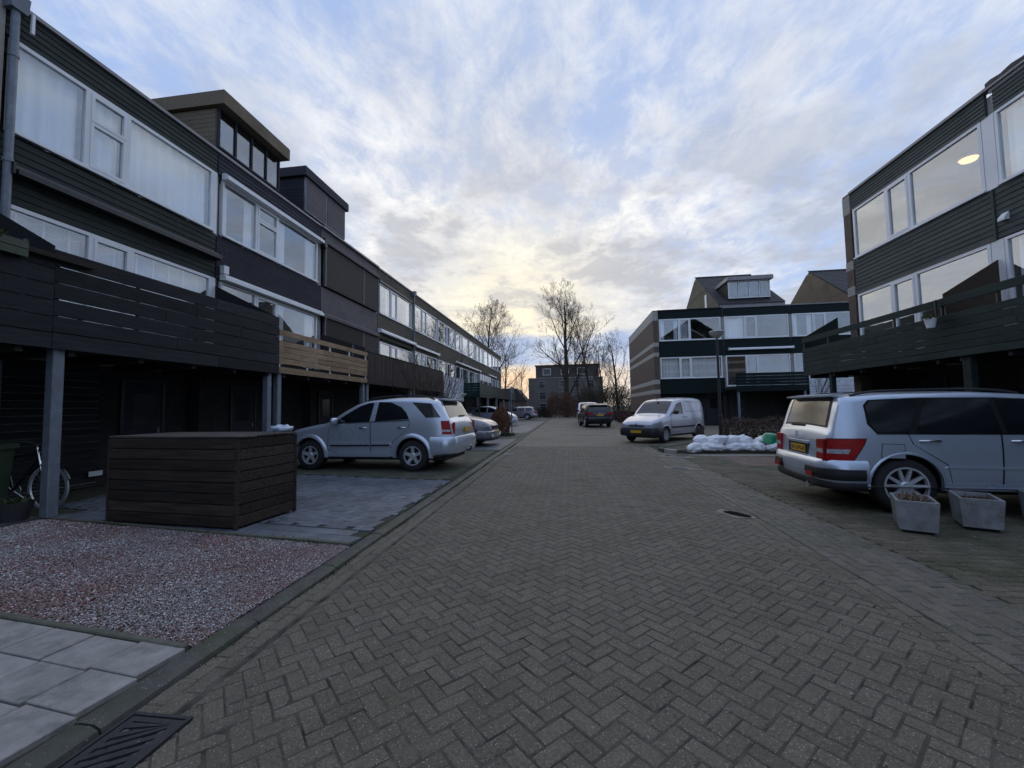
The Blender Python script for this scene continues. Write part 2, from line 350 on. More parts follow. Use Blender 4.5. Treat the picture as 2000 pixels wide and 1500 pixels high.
def pavers(parent, lst, m, z, name='brick', gap=0.0035, single=300, clip=None, h=0.05, tilt=0.010):
    rnd = random.Random(3)
    vis = []
    for q in lst:
        p = pix(q[0], q[1], z)
        if p is None: continue
        inside = -20 < p[0] < 2020 and -20 < p[1] < 1530
        vis.append((p[2] if inside else p[2] + 1000, q))
    vis.sort(key=lambda t: t[0])
    if clip: singles = [q for d, q in vis if clip[0] + .12 < q[0] < clip[1] - .12][:single]
    else: singles = [q for d, q in vis][:single]
    ss = set(id(q) for q in singles); rest = [q for d, q in vis if id(q) not in ss]
    for q in singles:
        piece(name, m, parent, (q[3] - gap, q[4] - gap, h), (q[0] + rnd.uniform(-.003, .003), q[1] + rnd.uniform(-.003, .003), z - h / 2 + rnd.uniform(-.005, .001)),
              (rnd.uniform(-tilt, tilt), rnd.uniform(-tilt, tilt), q[2] + rnd.uniform(-.022, .022)), 0.006)
    if not rest: return
    V = []; F = []; A = []
    c = 0.006
    for q in rest:
        o = len(V); a, b2 = (q[3] - gap) / 2, (q[4] - gap) / 2; an_ = q[2] + rnd.uniform(-.022, .022); ca, sa = math.cos(an_), math.sin(an_)
        zz = z + rnd.uniform(-.004, .001); tx, ty = rnd.uniform(-tilt, tilt), rnd.uniform(-tilt, tilt); jx, jy = rnd.uniform(-.003, .003), rnd.uniform(-.003, .003)
        for (k, dz) in ((0, -h), (0, -c), (c, 0)):
            for sx, sy in ((-1, -1), (1, -1), (1, 1), (-1, 1)):
                lx, ly = sx * (a - k), sy * (b2 - k)
                V.append((q[0] + jx + lx * ca - ly * sa, q[1] + jy + lx * sa + ly * ca, zz + dz + lx * tx + ly * ty))
        for ring in (0, 4):
            for k in range(4): F.append((o + ring + k, o + ring + (k + 1) % 4, o + ring + 4 + (k + 1) % 4, o + ring + 4 + k))
        F.append((o + 8, o + 9, o + 10, o + 11)); A += [rnd.random()] * 9
    me = bpy.data.meshes.new(name + '_field'); me.from_pydata(V, [], F); me.materials.append(m)
    at = me.attributes.new('rnd', 'FLOAT', 'FACE'); at.data.foreach_set('value', A)
    if clip:
        b = bmesh.new(); b.from_mesh(me)
        for x, nx in ((clip[0], -1), (clip[1], 1)):
            bmesh.ops.bisect_plane(b, geom=b.verts[:] + b.edges[:] + b.faces[:], plane_co=(x, 0, 0), plane_no=(nx, 0, 0), clear_outer=True)
        b.to_mesh(me); b.free()
    o = link(name + '_field', me, parent); o['kind'] = 'stuff'

# the road: herringbone bricks, a plain sheet beyond where bricks can no longer be told apart
M_rjoint = mat('road_joint', (0.125, 0.108, 0.082), (0.012, 0.012, 0.010), rough=0.95, scale=5.0, detail=8, dirt=((0.05, 0.058, 0.022), 2.2, 0.54, 0.68, 0.8))
road = sheet('road', [(-2.3, -6), (2.43, -6), (2.43, 16.0), (-2.2, 16.0)], -0.0055, M_rjoint)
pavers(road, herring(-2.05, 2.30, 1.0, 16.0, R(45), a=0.093), M_brick, 0.0, clip=(-1.95, 2.21))
pavers(road, [(x, y, r, l, w) for x, y, r, l, w in courses(-2.21, -1.95, 1.0, 16.0, 0.212, 0.105, 'y')] + courses(2.215, 2.42, 1.0, 16.0, 0.212, 0.105, 'y'), M_brick, 0.0, single=0)
sheet('road_end', [(-2.2, 16.0), (14.0, 16.0), (14.0, 31.0), (4.4, 31.0), (4.4, 56), (-2.2, 56)], -0.006, M_far_road)
sheet('cross_road', [(-60, 56), (60, 56), (60, 60), (-60, 60)], -0.010, M_far_road)
bay = sheet('parking_bay', [(2.43, -6), (9.6, -6), (9.6, 16.0), (2.43, 16.0)], -0.020, M_joint)
isl = lambda x, y: not (y > 13.55 and x > 2.9)
pavers(bay, courses(2.445, 3.20, 1.0, 16.0, 0.212, 0.105, 'y', keep=isl), M_strip, -0.004, single=0)
redz = lambda x, y: x > 4.2 + (y - 11) * .1 and 10.9 < y < 13.2
pavers(bay, courses(3.215, 9.4, 1.2, 15.8, 0.212, 0.105, 'x', keep=lambda x, y: isl(x, y) and not redz(x, y)), M_bay, -0.004, single=300)
M_redpav = mat('red_brick', (0.190, 0.118, 0.096), (0.130, 0.084, 0.072), rough=0.75, scale=9, rnd=0.2, bump=0.4, bscale=60, attr='rnd', dirt=((0.10, 0.085, 0.07), 1.2, 0.5, 0.7, 0.7))
pavers(bay, courses(3.215, 9.4, 1.2, 15.8, 0.212, 0.105, 'x', keep=lambda x, y: isl(x, y) and redz(x, y)), M_redpav, -0.004, single=0, name='red_brick')

# left side: kerb of rounded concrete stones
kerb = sheet('kerb', [(-2.37, -3), (-2.18, -3), (-2.18, 55), (-2.37, 55)], -0.03, M_kerb)
kb = MB(); prof = [(-.085, -.1), (.085, -.1), (.085, -.005), (.072, .022), (.035, .038), (-.03, .04), (-.07, .036), (-.085, .015)]
kb.prism(prof, -.494, .494, 'y'); KM = kb.mesh('kerb_stone', M_kerb, 40)
for i in range(57): link('kerb_stone', KM, kerb, (-2.292 + random.uniform(-.004, .004), -1.75 + i, random.uniform(-.006, .002)), (0, random.uniform(-.02, .02), random.uniform(-.003, .003)))
ZL = 0.05                                                          # level of the plots behind the kerb
la = lambda x: 2.33 - 0.125 * (x + 2.3)                            # tile / gravel line
lb = lambda x: 4.29 - 0.1455 * (x + 2.34)                          # gravel / grey pavers
lc = lambda x: 8.24 - 0.16 * (x + 2.25)                            # grey pavers / next driveway
footpath = sheet('footpath', [(-2.38, -4), (-2.38, la(-2.38)), (-12, la(-12)), (-12, -4)], ZL - 0.03, M_joint)
tv, tw = Vector((0.385, -0.0485)), Vector((-0.004, -0.285))
t0 = Vector((-3.145, 2.43))
for i in range(-8, 3):
    for j in range(0, 5):
        c = t0 + tv * (i + 0.5) + tw * (j + 0.5)
        if i == 1:                                                 # cut tiles against the kerb
            x1 = -2.392; w = x1 - (c.x - 0.1925) ; 
            piece('tile', M_tile, footpath, (w - .012, 0.273, 0.04), (c.x - 0.1925 + w / 2, c.y + 0.02, ZL - 0.02), (0, 0, math.atan2(tv.y, tv.x)), 0.004)
        elif i < 1:
            piece('tile', M_tile, footpath, (0.374, 0.273, 0.04), (c.x, c.y, ZL - 0.02 + random.uniform(-.003, .001)), (random.uniform(-.004, .004), random.uniform(-.004, .004), math.atan2(tv.y, tv.x)), 0.004)
def edging(name, f, x0, x1, w=0.05, n=5):
    e = empty(name, (0, 0, 0)); tag(e, kind='structure')
    for i in range(n):
        a, b = x0 + (x1 - x0) * i / n, x0 + (x1 - x0) * (i + 1) / n
        ya, yb = f(a), f(b); l = math.hypot(b - a, yb - ya)
        piece('edging_stone', M_edging, e, (l - .004, w, 0.16), ((a + b) / 2, (ya + yb) / 2 + w / 2, ZL - 0.07 + random.uniform(-.004, .004)), (0, 0, math.atan2(yb - ya, b - a)), 0.008)
edging('tile_edging', la, -7.4, -2.40); edging('paver_edging', lb, -7.4, -2.40)
bed = sheet('gravel_bed', [(-2.38, la(-2.38) + .05), (-2.38, lb(-2.38)), (-9.8, lb(-9.8)), (-9.8, la(-9.8) + .05)], ZL - 0.035, M_gravelbed)
def gravel():
    rs = np.random.RandomState(5); n = 95000
    x = -2.385 - rs.rand(n) ** 1.25 * 5.6; lo = 2.39 - 0.125 * (x + 2.3); hi = 4.285 - 0.1455 * (x + 2.34)
    y = lo + rs.rand(n) * (hi - lo)
    base = np.array([(1, 0, 0), (0, 1, 0), (-1, 0, 0), (0, -1, 0), (.2, .1, 1), (-.1, .05, -1)], float)
    s = rs.uniform(.0035, .0085, n) * (1 + .45 * np.clip((-3 - x) / 3, 0, 1)); an = rs.rand(n) * 6.283
    V = np.repeat(base[None], n, 0) * (1 + rs.uniform(-.35, .35, (n, 6, 1))) * s[:, None, None] * np.array([1.25, .85, .7]); 
    tl = rs.uniform(-.7, .7, n)
    ca, sa = np.cos(an)[:, None], np.sin(an)[:, None]; ct, st = np.cos(tl)[:, None], np.sin(tl)[:, None]
    X = V[..., 0] * ct + V[..., 2] * st; Z = -V[..., 0] * st + V[..., 2] * ct; Y = V[..., 1]
    W = np.stack([X * ca - Y * sa + x[:, None], X * sa + Y * ca + y[:, None], Z + (ZL - 0.028 + rs.rand(n) * .016)[:, None]], -1)
    tri = np.array([(0, 1, 4), (1, 2, 4), (2, 3, 4), (3, 0, 4), (1, 0, 5), (2, 1, 5), (3, 2, 5), (0, 3, 5)])
    Fa = (tri[None] + (np.arange(n) * 6)[:, None, None]).reshape(-1, 3)
    me = bpy.data.meshes.new('gravel'); me.vertices.add(n * 6); me.vertices.foreach_set('co', W.reshape(-1)); me.loops.add(len(Fa) * 3); me.polygons.add(len(Fa))
    me.loops.foreach_set('vertex_index', Fa.reshape(-1)); me.polygons.foreach_set('loop_start', np.arange(len(Fa)) * 3); me.update(calc_edges=True)
    # stone colours: pink-red, pale grey and white chips; more red ones lie near the kerb and at the front
    red = np.array([mnoise.noise(Vector((a * 1.1, b * 1.6, 3.0))) for a, b in zip(x[::1], y[::1])])
    pr = np.clip(.42 + red * .6, .1, .8); k = rs.rand(n); col = np.zeros((n, 3))
    isr = k < pr; col[isr] = np.array([.27, .155, .138]); col[~isr] = np.array([.30, .262, .25])
    wh = (~isr) & (rs.rand(n) < .22); col[wh] = (.56, .55, .56); col *= rs.uniform(.75, 1.6, (n, 1))
    at = me.attributes.new('tone', 'FLOAT_COLOR', 'POINT'); c4 = np.ones((n, 6, 4)); c4[..., :3] = col[:, None]
    at.data.foreach_set('color', c4.reshape(-1))
    m = bpy.data.materials.new('gravel_stones'); m.use_nodes = True; t = m.node_tree; an_ = N(t, 'ShaderNodeAttribute', attribute_name='tone')
    L(t, an_.outputs['Color'], t.nodes['Principled BSDF'].inputs['Base Color']); t.nodes['Principled BSDF'].inputs['Roughness'].default_value = 0.65
    me.materials.append(m); o = link('gravel', me); tag(o, 'reddish pink and white gravel chips filling the front plot', 'gravel', kind='stuff')
gravel()
# grey paved driveway with two courses of larger slabs at its near edge
drive = sheet('driveway', [(-2.38, lb(-2.38) + .05), (-2.38, lc(-2.38)), (-9.8, lc(-9.8)), (-9.8, lb(-9.8) + .05)], ZL - 0.018, M_joint)
an = math.atan2(-0.1455, 1)
def along(f, d, x0, x1, l, off):
    out = []; x = x0 + off
    while x < x1: out.append((x, f(x) + d, an, l, 0.20)); x += l * math.cos(an)
    return out
pavers(drive, along(lb, .165, -7.3, -2.52, 0.30, 0) + along(lb, .367, -7.3, -2.52, 0.30, .15), M_paver, ZL, name='slab', single=60, h=0.04)
pavers(drive, herring(-8.4, -2.44, 4.7, 9.6, an, keep=lambda x, y: lb(x) + .52 < y < lc(x) - .04 and x > -8.3), M_paver, ZL, name='paver', single=300, clip=(-9.6, -2.39), h=0.04)
old = sheet('mossy_driveway', [(-2.38, lc(-2.38)), (-2.38, 14.2), (-11.5, 14.4), (-11.5, lc(-11.5))], ZL - 0.018, M_joint)
pavers(old, courses(-9.4, -2.42, 8.3, 14.1, 0.212, 0.105, 'x', keep=lambda x, y: y > lc(x) + .06), M_oldpav, ZL, name='paver', single=0, h=0.04)
M_plots = [mat('plot_grey', (0.125, 0.135, 0.15), (0.085, 0.09, 0.105), rough=0.6, scale=6, bump=0.3, dirt=((0.05, 0.05, 0.05), 1.0, 0.5, 0.7)),
           mat('plot_moss', (0.085, 0.082, 0.06), (0.06, 0.062, 0.045), rough=0.8, scale=6, bump=0.3), mat('plot_stone', (0.15, 0.15, 0.145), (0.1, 0.1, 0.1), rough=0.7, scale=6, bump=0.3)]
for i, (y0, y1) in enumerate(((14.2, 18.9), (18.9, 23.5), (23.5, 32.8), (32.8, 42.0), (42.0, 56.0))):
    sheet('driveway', [(-2.38, y0), (-2.38, y1), (-11.5, y1), (-11.5, y0)], ZL - 0.004 * (i % 2), M_plots[(0, 1, 0, 2, 1)[i]])
carport = sheet('carport_floor', [(-7.45, -2), (-7.45, lb(-7.45)), (-9.6, lb(-9.6)), (-9.6, 14), (-12, 14), (-12, -2)], ZL + 0.004, mat('carport_tiles', (0.12, 0.12, 0.125), (0.07, 0.07, 0.075), rough=0.75, scale=3, bump=0.3))
# storm drain against the kerb
def drain():
    e = empty('storm_drain', (-2.03, 1.62, 0.0)); tag(e, 'cast iron storm drain grate with slanted slots beside the kerb', 'drain')
    hx, hy = .165, .27
    b = MB(); b.box(-hx, hx, -hy, -hy + .018, -.02, .012).box(-hx, hx, hy - .018, hy, -.02, .012).box(-hx, -hx + .018, -hy + .018, hy - .018, -.02, .012).box(hx - .018, hx, -hy + .018, hy - .018, -.02, .012)
    b.build('frame', M_cast, e)
    bxp('pit', M_black, e, -hx + .02, hx - .02, -hy + .02, hy - .02, -.012, -.006)
    b = MB(); ix, iy = hx - .024, hy - .024
    b.box(-ix, -ix + .035, -iy, iy, -.005, .008).box(ix - .035, ix, -iy, iy, -.005, .008).box(-ix + .035, ix - .035, -iy, -iy + .03, -.005, .008).box(-ix + .035, ix - .035, iy - .03, iy, -.005, .008)
    b.build('grate', M_cast, e)
    a = ix - .035
    for k in range(-5, 6):                                        # slanted bars
        y = k * .062; d = .075; w = .034
        pts = [(-a, y - d), (a, y + d), (a, y + d + w), (-a, y - d + w)]
        pts = [(px_, min(max(py_, -iy + .03), iy - .03)) for px_, py_ in pts]
        if abs(pts[0][1] - pts[3][1]) < .004 and abs(pts[1][1] - pts[2][1]) < .004: continue
        MB().prism(pts, -.005, .0075, 'z').build('bar', M_cast, e)
drain()
# manhole slabs and puddles
M_water = mat('puddle_water', (0.02, 0.022, 0.025), rough=0.1, spec=0.6); M_water.node_tree.nodes['Principled BSDF'].inputs['Roughness'].default_value = 0.03
def blob(name, cx, cy, rx, ry, z, m, rz=0.0, seed=1, rag=.25, n=36):
    V = [(cx, cy, z)]; ca, sa = math.cos(rz), math.sin(rz)
    for k in range(n):
        a = 2 * math.pi * k / n; r = 1 + rag * mnoise.noise(Vector((math.cos(a) * 1.6, math.sin(a) * 1.6, seed)))
        x, y = rx * r * math.cos(a), ry * r * math.sin(a); V.append((cx + x * ca - y * sa, cy + x * sa + y * ca, z))
    me = bpy.data.meshes.new(name); me.from_pydata(V, [], [(0, 1 + k, 1 + (k + 1) % n) for k in range(n)]); me.materials.append(m)
    o = link(name, me); o['kind'] = 'structure'; return o
M_drygrit = mat('pale_grit', (0.27, 0.25, 0.22), (0.17, 0.155, 0.13), rough=0.85, scale=10, bump=0.3)
for i, (x, y, rx, ry, rz, m) in enumerate([(2.2, 6.08, .28, .12, -.95, 1), (2.55, 10.35, .42, .16, -.6, 1), (3.0, 12.6, .55, .22, -.5, 1), (2.55, 10.35, .26, .08, -.6, 0), (3.05, 12.7, .3, .12, -.5, 0),
                                           (-2.0, 13.4, .2, .16, .2, 1), (1.2, 23.0, .9, .35, -.2, 1), (2.9, 21.5, .7, .3, -.3, 1), (5.4, 12.9, 2.1, .3, .0, 1), (-1.9, 26.5, .3, .5, .1, 1)]):
    blob(('puddle', 'dry_patch')[m], x, y, rx, ry, (0.0062, 0.0035)[m], (M_water, M_drygrit)[m], rz, i + 3, .45)

_d = blob('gutter_drain', 0, 0, .20, .085, 0.008, mat('wet_dark', (0.006, 0.006, 0.007), rough=0.9, spec=0.05), -.95, 5, .2); _d.location = (2.22, 6.07, 0); del _d['kind']; tag(_d, 'small dark drain hole with pale silt around it in the right gutter', 'drain')
# ------------------------------------------------------------------ houses
M_white = mat('white_frame', (0.80, 0.82, 0.84), (0.72, 0.74, 0.76), rough=0.4, scale=2, dirt=((0.5, 0.5, 0.48), 3.0, 0.58, 0.78, 0.4))
M_plaster = mat('room_plaster', (0.42, 0.41, 0.38), rough=0.9, scale=2)
M_rooms = mat('room_dark', (0.12, 0.115, 0.11), rough=0.9, scale=2)
M_glass = glass('window_glass')
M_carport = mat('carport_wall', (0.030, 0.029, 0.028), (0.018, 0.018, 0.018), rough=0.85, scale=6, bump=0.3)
M_steel = mat('galvanised_steel', (0.20, 0.23, 0.27), (0.145, 0.17, 0.205), rough=0.5, scale=9, metal=0.25, dirt=((0.12, 0.13, 0.14), 3, 0.5, 0.7, 0.6))
M_dark_metal = mat('dark_metal', (0.02, 0.022, 0.026), (0.012, 0.013, 0.016), rough=0.45, scale=6)
def net_material():
    m = bpy.data.materials.new('net_curtain'); m.use_nodes = True; t = m.node_tree; t.nodes.clear()
    d = N(t, 'ShaderNodeBsdfDiffuse'); d.inputs[0].default_value = (0.93, 0.96, 0.97, 1); tr = N(t, 'ShaderNodeBsdfTranslucent'); tr.inputs[0].default_value = (0.8, 0.84, 0.87, 1)
    a = N(t, 'ShaderNodeMixShader'); a.inputs[0].default_value = 0.12; L(t, d.outputs[0], a.inputs[1]); L(t, tr.outputs[0], a.inputs[2])
    o = N(t, 'ShaderNodeOutputMaterial'); L(t, a.outputs[0], o.inputs[0]); return m
M_net = net_material()
M_blind = mat('blind_slats', (0.66, 0.66, 0.72), (0.58, 0.58, 0.64), rough=0.5, scale=3)
def wood(name, c, c2, rough=0.7, rnd=0.2, dirt=None):
    dirt = dirt or [(tuple(v * .62 for v in c2), 0.9, 0.50, 0.72, 0.6), (tuple(v * 1.35 + .002 for v in c), 2.4, 0.58, 0.76, 0.5)]
    return mat(name, c, c2, rough=rough, scale=3.0, st=(0.7, 9, 9), bump=0.45, bscale=9, rnd=rnd, dirt=dirt, spec=0.18)
M_sid_black = wood('siding_greenblack', (0.044, 0.056, 0.052), (0.030, 0.039, 0.037), rnd=0.12)
M_sid_slate = wood('siding_slate', (0.046, 0.048, 0.064), (0.033, 0.035, 0.046), rnd=0.12)
M_sid_mauve = wood('siding_mauve', (0.135, 0.122, 0.130), (0.110, 0.100, 0.108), rnd=0.06)
M_sid_brown = wood('siding_brown', (0.120, 0.105, 0.082), (0.078, 0.070, 0.056), rnd=0.15, dirt=((0.055, 0.055, 0.05), 0.6, 0.45, 0.7, 0.6))
M_sid_grey = wood('siding_grey', (0.082, 0.098, 0.092), (0.062, 0.075, 0.071), rnd=0.1)
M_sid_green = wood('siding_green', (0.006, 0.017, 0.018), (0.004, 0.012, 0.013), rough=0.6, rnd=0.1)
M_bd_black = wood('boards_black', (0.026, 0.030, 0.034), (0.016, 0.018, 0.021), rnd=0.3, dirt=((0.034, 0.030, 0.027), 1.4, 0.54, 0.72, 0.5))
M_bd_natural = wood('boards_natural', (0.38, 0.265, 0.165), (0.21, 0.145, 0.090), rnd=0.22)
M_bd_brown = wood('boards_brown', (0.060, 0.050, 0.046), (0.040, 0.034, 0.032), rnd=0.15)
M_bd_green = wood('boards_greengrey', (0.028, 0.045, 0.042), (0.018, 0.030, 0.029), rnd=0.16)
M_bd_dkgreen = wood('boards_darkgreen', (0.010, 0.036, 0.030), (0.006, 0.022, 0.020), rough=0.5, rnd=0.12)
M_bd_white = wood('boards_white', (0.62, 0.66, 0.72), (0.52, 0.56, 0.62), rough=0.5, rnd=0.05)
M_bd_box = wood('boards_box', (0.068, 0.050, 0.038), (0.026, 0.021, 0.018), rnd=0.3, dirt=((0.028, 0.026, 0.026), 1.8, 0.48, 0.68, 0.6))
M_tan = wood('dormer_tan', (0.20, 0.165, 0.115), (0.14, 0.115, 0.08), rnd=0.1)
M_trim = mat('roof_trim', (0.30, 0.29, 0.30), (0.22, 0.21, 0.22), rough=0.5, scale=3)
M_rooftile = mat('roof_tile', (0.040, 0.038, 0.042), (0.026, 0.025, 0.028), rough=0.65, scale=6, bump=0.3)
M_brickwall = mat('wall_brick_brown', (0.135, 0.098, 0.075), (0.085, 0.062, 0.050), rough=0.85, scale=8, bump=0.4)
M_stoneband = mat('pale_band', (0.42, 0.40, 0.36), (0.33, 0.31, 0.28), rough=0.8, scale=6)
PL = {}
M_door_glass = mat('door_glass', (0.008, 0.009, 0.011), rough=0.2, spec=0.3)
def plank(m, parent, x0, x1, z0, h, y=0.02, name='plank', t0=.026, t1=.012):
    key = (m.name, round(x1 - x0, 3), round(h, 4), t0)
    if key not in PL:
        b = MB(); l = (x1 - x0) / 2; b.prism([(0, 0), (-t0, .0), (-t0, .006), (-t1, h - .004), (-t1 + .006, h), (0, h)], -l, l, 'x'); PL[key] = b.mesh(name, m)
    return link(name, PL[key], parent, ((x0 + x1) / 2, y, z0))
def siding(house, m, x0, x1, z0, z1, n, detail, y=0.02):
    bk = bxp('facade_panel', m, house, x0, x1, y, y + .04, z0, z1); h = (z1 - z0) / n
    if detail:
        for i in range(n): plank(m, bk, x0, x1, z0 + i * h, h - .002, y)
    else:
        b = MB()
        for i in range(n): b.prism([(y, 0 + z0 + i * h), (y - .024, z0 + i * h), (y - .01, z0 + i * h + h - .004), (y, z0 + i * h + h - .004)], x0, x1, 'x')
        o = b.build('plank_field', m, bk); o['kind'] = 'stuff'
    return bk
def curtain(win, kind, x0, x1, z0, z1, y=0.16):
    b = MB()
    if kind == 'net':
        n = max(8, int((x1 - x0) * 55)); V = []; ph = random.uniform(0, 6)
        for i in range(n + 1):
            x = x0 + (x1 - x0) * i / n; a = .022 * math.sin(x * 27 + ph) + .018 * math.sin(x * 11 + 1.7 * math.sin(x * 5) + ph)
            V += [(x, y + a * .7, z1), (x + a * .15, y + a * 1.2, (z0 + z1) / 2), (x + a * .25, y + a * 1.5, z0)]
        b.add(V, [(3 * i + k, 3 * i + 3 + k, 3 * i + 4 + k, 3 * i + 1 + k) for i in range(n) for k in (0, 1)]); b.build('curtain', M_net, win, smooth=180, fix=False)
    elif kind == 'drape':
        for a, c in ((x0, x0 + (x1 - x0) * .22), (x1 - (x1 - x0) * .22, x1)):
            n = 20; V = []
            for i in range(n + 1):
                x = a + (c - a) * i / n; V += [(x, y + .03 * math.sin(x * 40), z1), (x, y + .04 * math.sin(x * 40 + .3), z0)]
            b.add(V, [(2 * i, 2 * i + 2, 2 * i + 3, 2 * i + 1) for i in range(n)])
        b.build('curtain', M_net, win, smooth=180, fix=False)
    elif kind == 'blind':
        z = z0 + .01
        while z < z1 - .03:
            b.add([(x0, y, z), (x1, y, z), (x1, y + .018, z + .040), (x0, y + .018, z + .040)], [(0, 1, 2, 3)]); z += .042
        b.build('blind', M_blind, win, fix=False)
        k = int((x1 - x0) / .42) + 1; b2 = MB()
        for i in range(k): xx = x0 + (i + .5) * (x1 - x0) / k; b2.box(xx - .018, xx + .018, y - .012, y - .004, z0, z1)
        b2.build('blind_tape', M_white, win)
def window(house, x0, x1, z0, z1, splits, ops=(), fm=None, cur=None, transom=None, fw=0.06, detail=True, name='window', y=0.0):
    fm = fm or M_white; e = [x0] + list(splits) + [x1]; b = MB(); ya, yb = y - .018, y + .055
    b.box(x0, x1, ya, yb, z0, z0 + fw).box(x0, x1, ya, yb, z1 - fw, z1)
    b.box(x0, x0 + fw, ya, yb, z0 + fw, z1 - fw).box(x1 - fw, x1, ya, yb, z0 + fw, z1 - fw)
    for s in splits: b.box(s - fw * .65, s + fw * .65, ya, yb, z0 + fw, z1 - fw)
    b.box(x0 - .01, x1 + .01, ya - .045, ya, z0 - .02, z0 + .025)                                    # sill
    w = b.build(name, fm, house)
    for i in range(len(e) - 1):
        a = e[i] + (fw if i == 0 else fw * .65); c = e[i + 1] - (fw if i == len(e) - 2 else fw * .65); za, zb = z0 + fw, z1 - fw
        if i in ops:
            s = MB(); f2 = .055; zt = za + (zb - za) * transom if transom else zb
            for (p, q) in ([(za, zt - .012), (zt + .012, zb)] if transom else [(za, zb)]):
                s.box(a, c, ya - .012, yb - .02, p, p + f2).box(a, c, ya - .012, yb - .02, q - f2, q).box(a, a + f2, ya - .012, yb - .02, p + f2, q - f2).box(c - f2, c, ya - .012, yb - .02, p + f2, q - f2)
                bxp('pane', M_glass, w, a + f2, c - f2, y + .012, y + .018, p + f2, q - f2)
            if transom: s.box(a, c, ya, yb - .02, zt - .012, zt + .012)
            s.build('sash', fm, w)
        else: bxp('pane', M_glass, w, a, c, y + .02, y + .026, za, zb)
        k = cur if isinstance(cur, str) or cur is None else cur[i]
        if k: curtain(w, k, a + .01, c - .01, za, zb + .02, y + .16)
    return w
def roll_box(house, name, m, x0, x1, z0, h=.17, d=.19, y=-.012):
    b = MB(); b.prism([(y, z0), (y - d, z0), (y - d, z0 + h * .55), (y - d * .55, z0 + h), (y, z0 + h)], x0, x1, 'x'); return b.build(name, m, house)
def awning(house, m, x0, x1, z0, r=.075, y=-.11, name='awning'):
    b = MB(); b.tube([(x0, y, z0), (x1, y, z0)], r, 12); o = b.build(name, m, house, smooth=40)
    b = MB(); b.box(x0 + .02, x1 - .02, y - r - .03, y - r + .035, z0 - .09, z0 - .01); b.build('front_bar', m, o)
    b = MB(); b.box(x0 - .03, x0, y - .09, 0.0, z0 - .1, z0 + .1).box(x1, x1 + .03, y - .09, 0.0, z0 - .1, z0 + .1); b.build('bracket', m, o); return o
D_BALC = 1.85
def balcony(house, W, kind, m, top=3.82, bot=2.40, detail=True, posts=(.12,), D=D_BALC, x0=0.002, x1=None, rails=None, pm=None, slabm=None, postm=None):
    x1 = x1 or W - .002
    b = MB(); b.box(x0, x1, -D + .05, .015, 2.47, 2.66)
    for i in range(5): xx = x0 + .3 + i * (x1 - x0 - .6) / 4; b.box(xx - .04, xx + .04, -D + .06, .01, 2.32, 2.47)
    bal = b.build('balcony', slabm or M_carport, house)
    rnd = random.Random(int(x1 * 100) + len(kind)); t = .028
    if kind == 'h':
        zs = rails or [(bot + i * (top - bot) / 6, (top - bot) / 6 - .012) for i in range(6)]
        for z, h in zs:
            cuts = [x0]
            while cuts[-1] < x1 - 2.2 and detail: cuts.append(cuts[-1] + rnd.uniform(1.3, 3.0))
            if len(cuts) > 1 and x1 - cuts[-1] < .7: cuts.pop()
            cuts.append(x1)
            if detail:
                for a, c in zip(cuts, cuts[1:]):
                    piece('board', m, bal, (c - a - .004, t, h), ((a + c) / 2, -D + rnd.uniform(-.003, .003), z + h / 2 + rnd.uniform(-.003, .003)), (rnd.uniform(-.015, .015), rnd.uniform(-.0012, .0012), 0), .004)
            else: bxp('board', m, bal, x0, x1, -D - t / 2, -D + t / 2, z, z + h)
    elif kind == 'v':
        n = int((x1 - x0) / .125); w = (x1 - x0) / n
        for i in range(n): piece('board', m, bal, (w - .012, t, top - bot), (x0 + (i + .5) * w, -D + rnd.uniform(-.004, .004), (top + bot) / 2), (0, 0, 0), .004)
        bxp('cap_rail', m, bal, x0, x1, -D - .035, -D + .05, top, top + .03)
    n = 5
    for i in range(n): xx = x0 + .06 + i * (x1 - x0 - .12) / (n - 1); bxp('baluster', pm or M_dark_metal, bal, xx - .02, xx + .02, -D + t / 2 + .002, -D + t / 2 + .042, 2.5, (rails[0][0] + .1 if rails else top - .03))
    for xx in posts: bxp('post', postm or M_steel, house, xx, xx + .14, -D + .06, -D + .20, 0.0, 2.46, .012)
    return bal
def divider(house, m, x, D=D_BALC, hi=4.7, lo=3.80, slats=True):
    d = MB().prism([(-.03, 2.68), (-.03, hi), (-D + .06, lo), (-D + .06, 2.68)], x - .012, x + .012, 'x').build('balcony_divider', m, house)
    bxp('post', M_steel, d, x - .04, x - .013, -D + .5, -D + .55, 2.68, lo + .12); return d
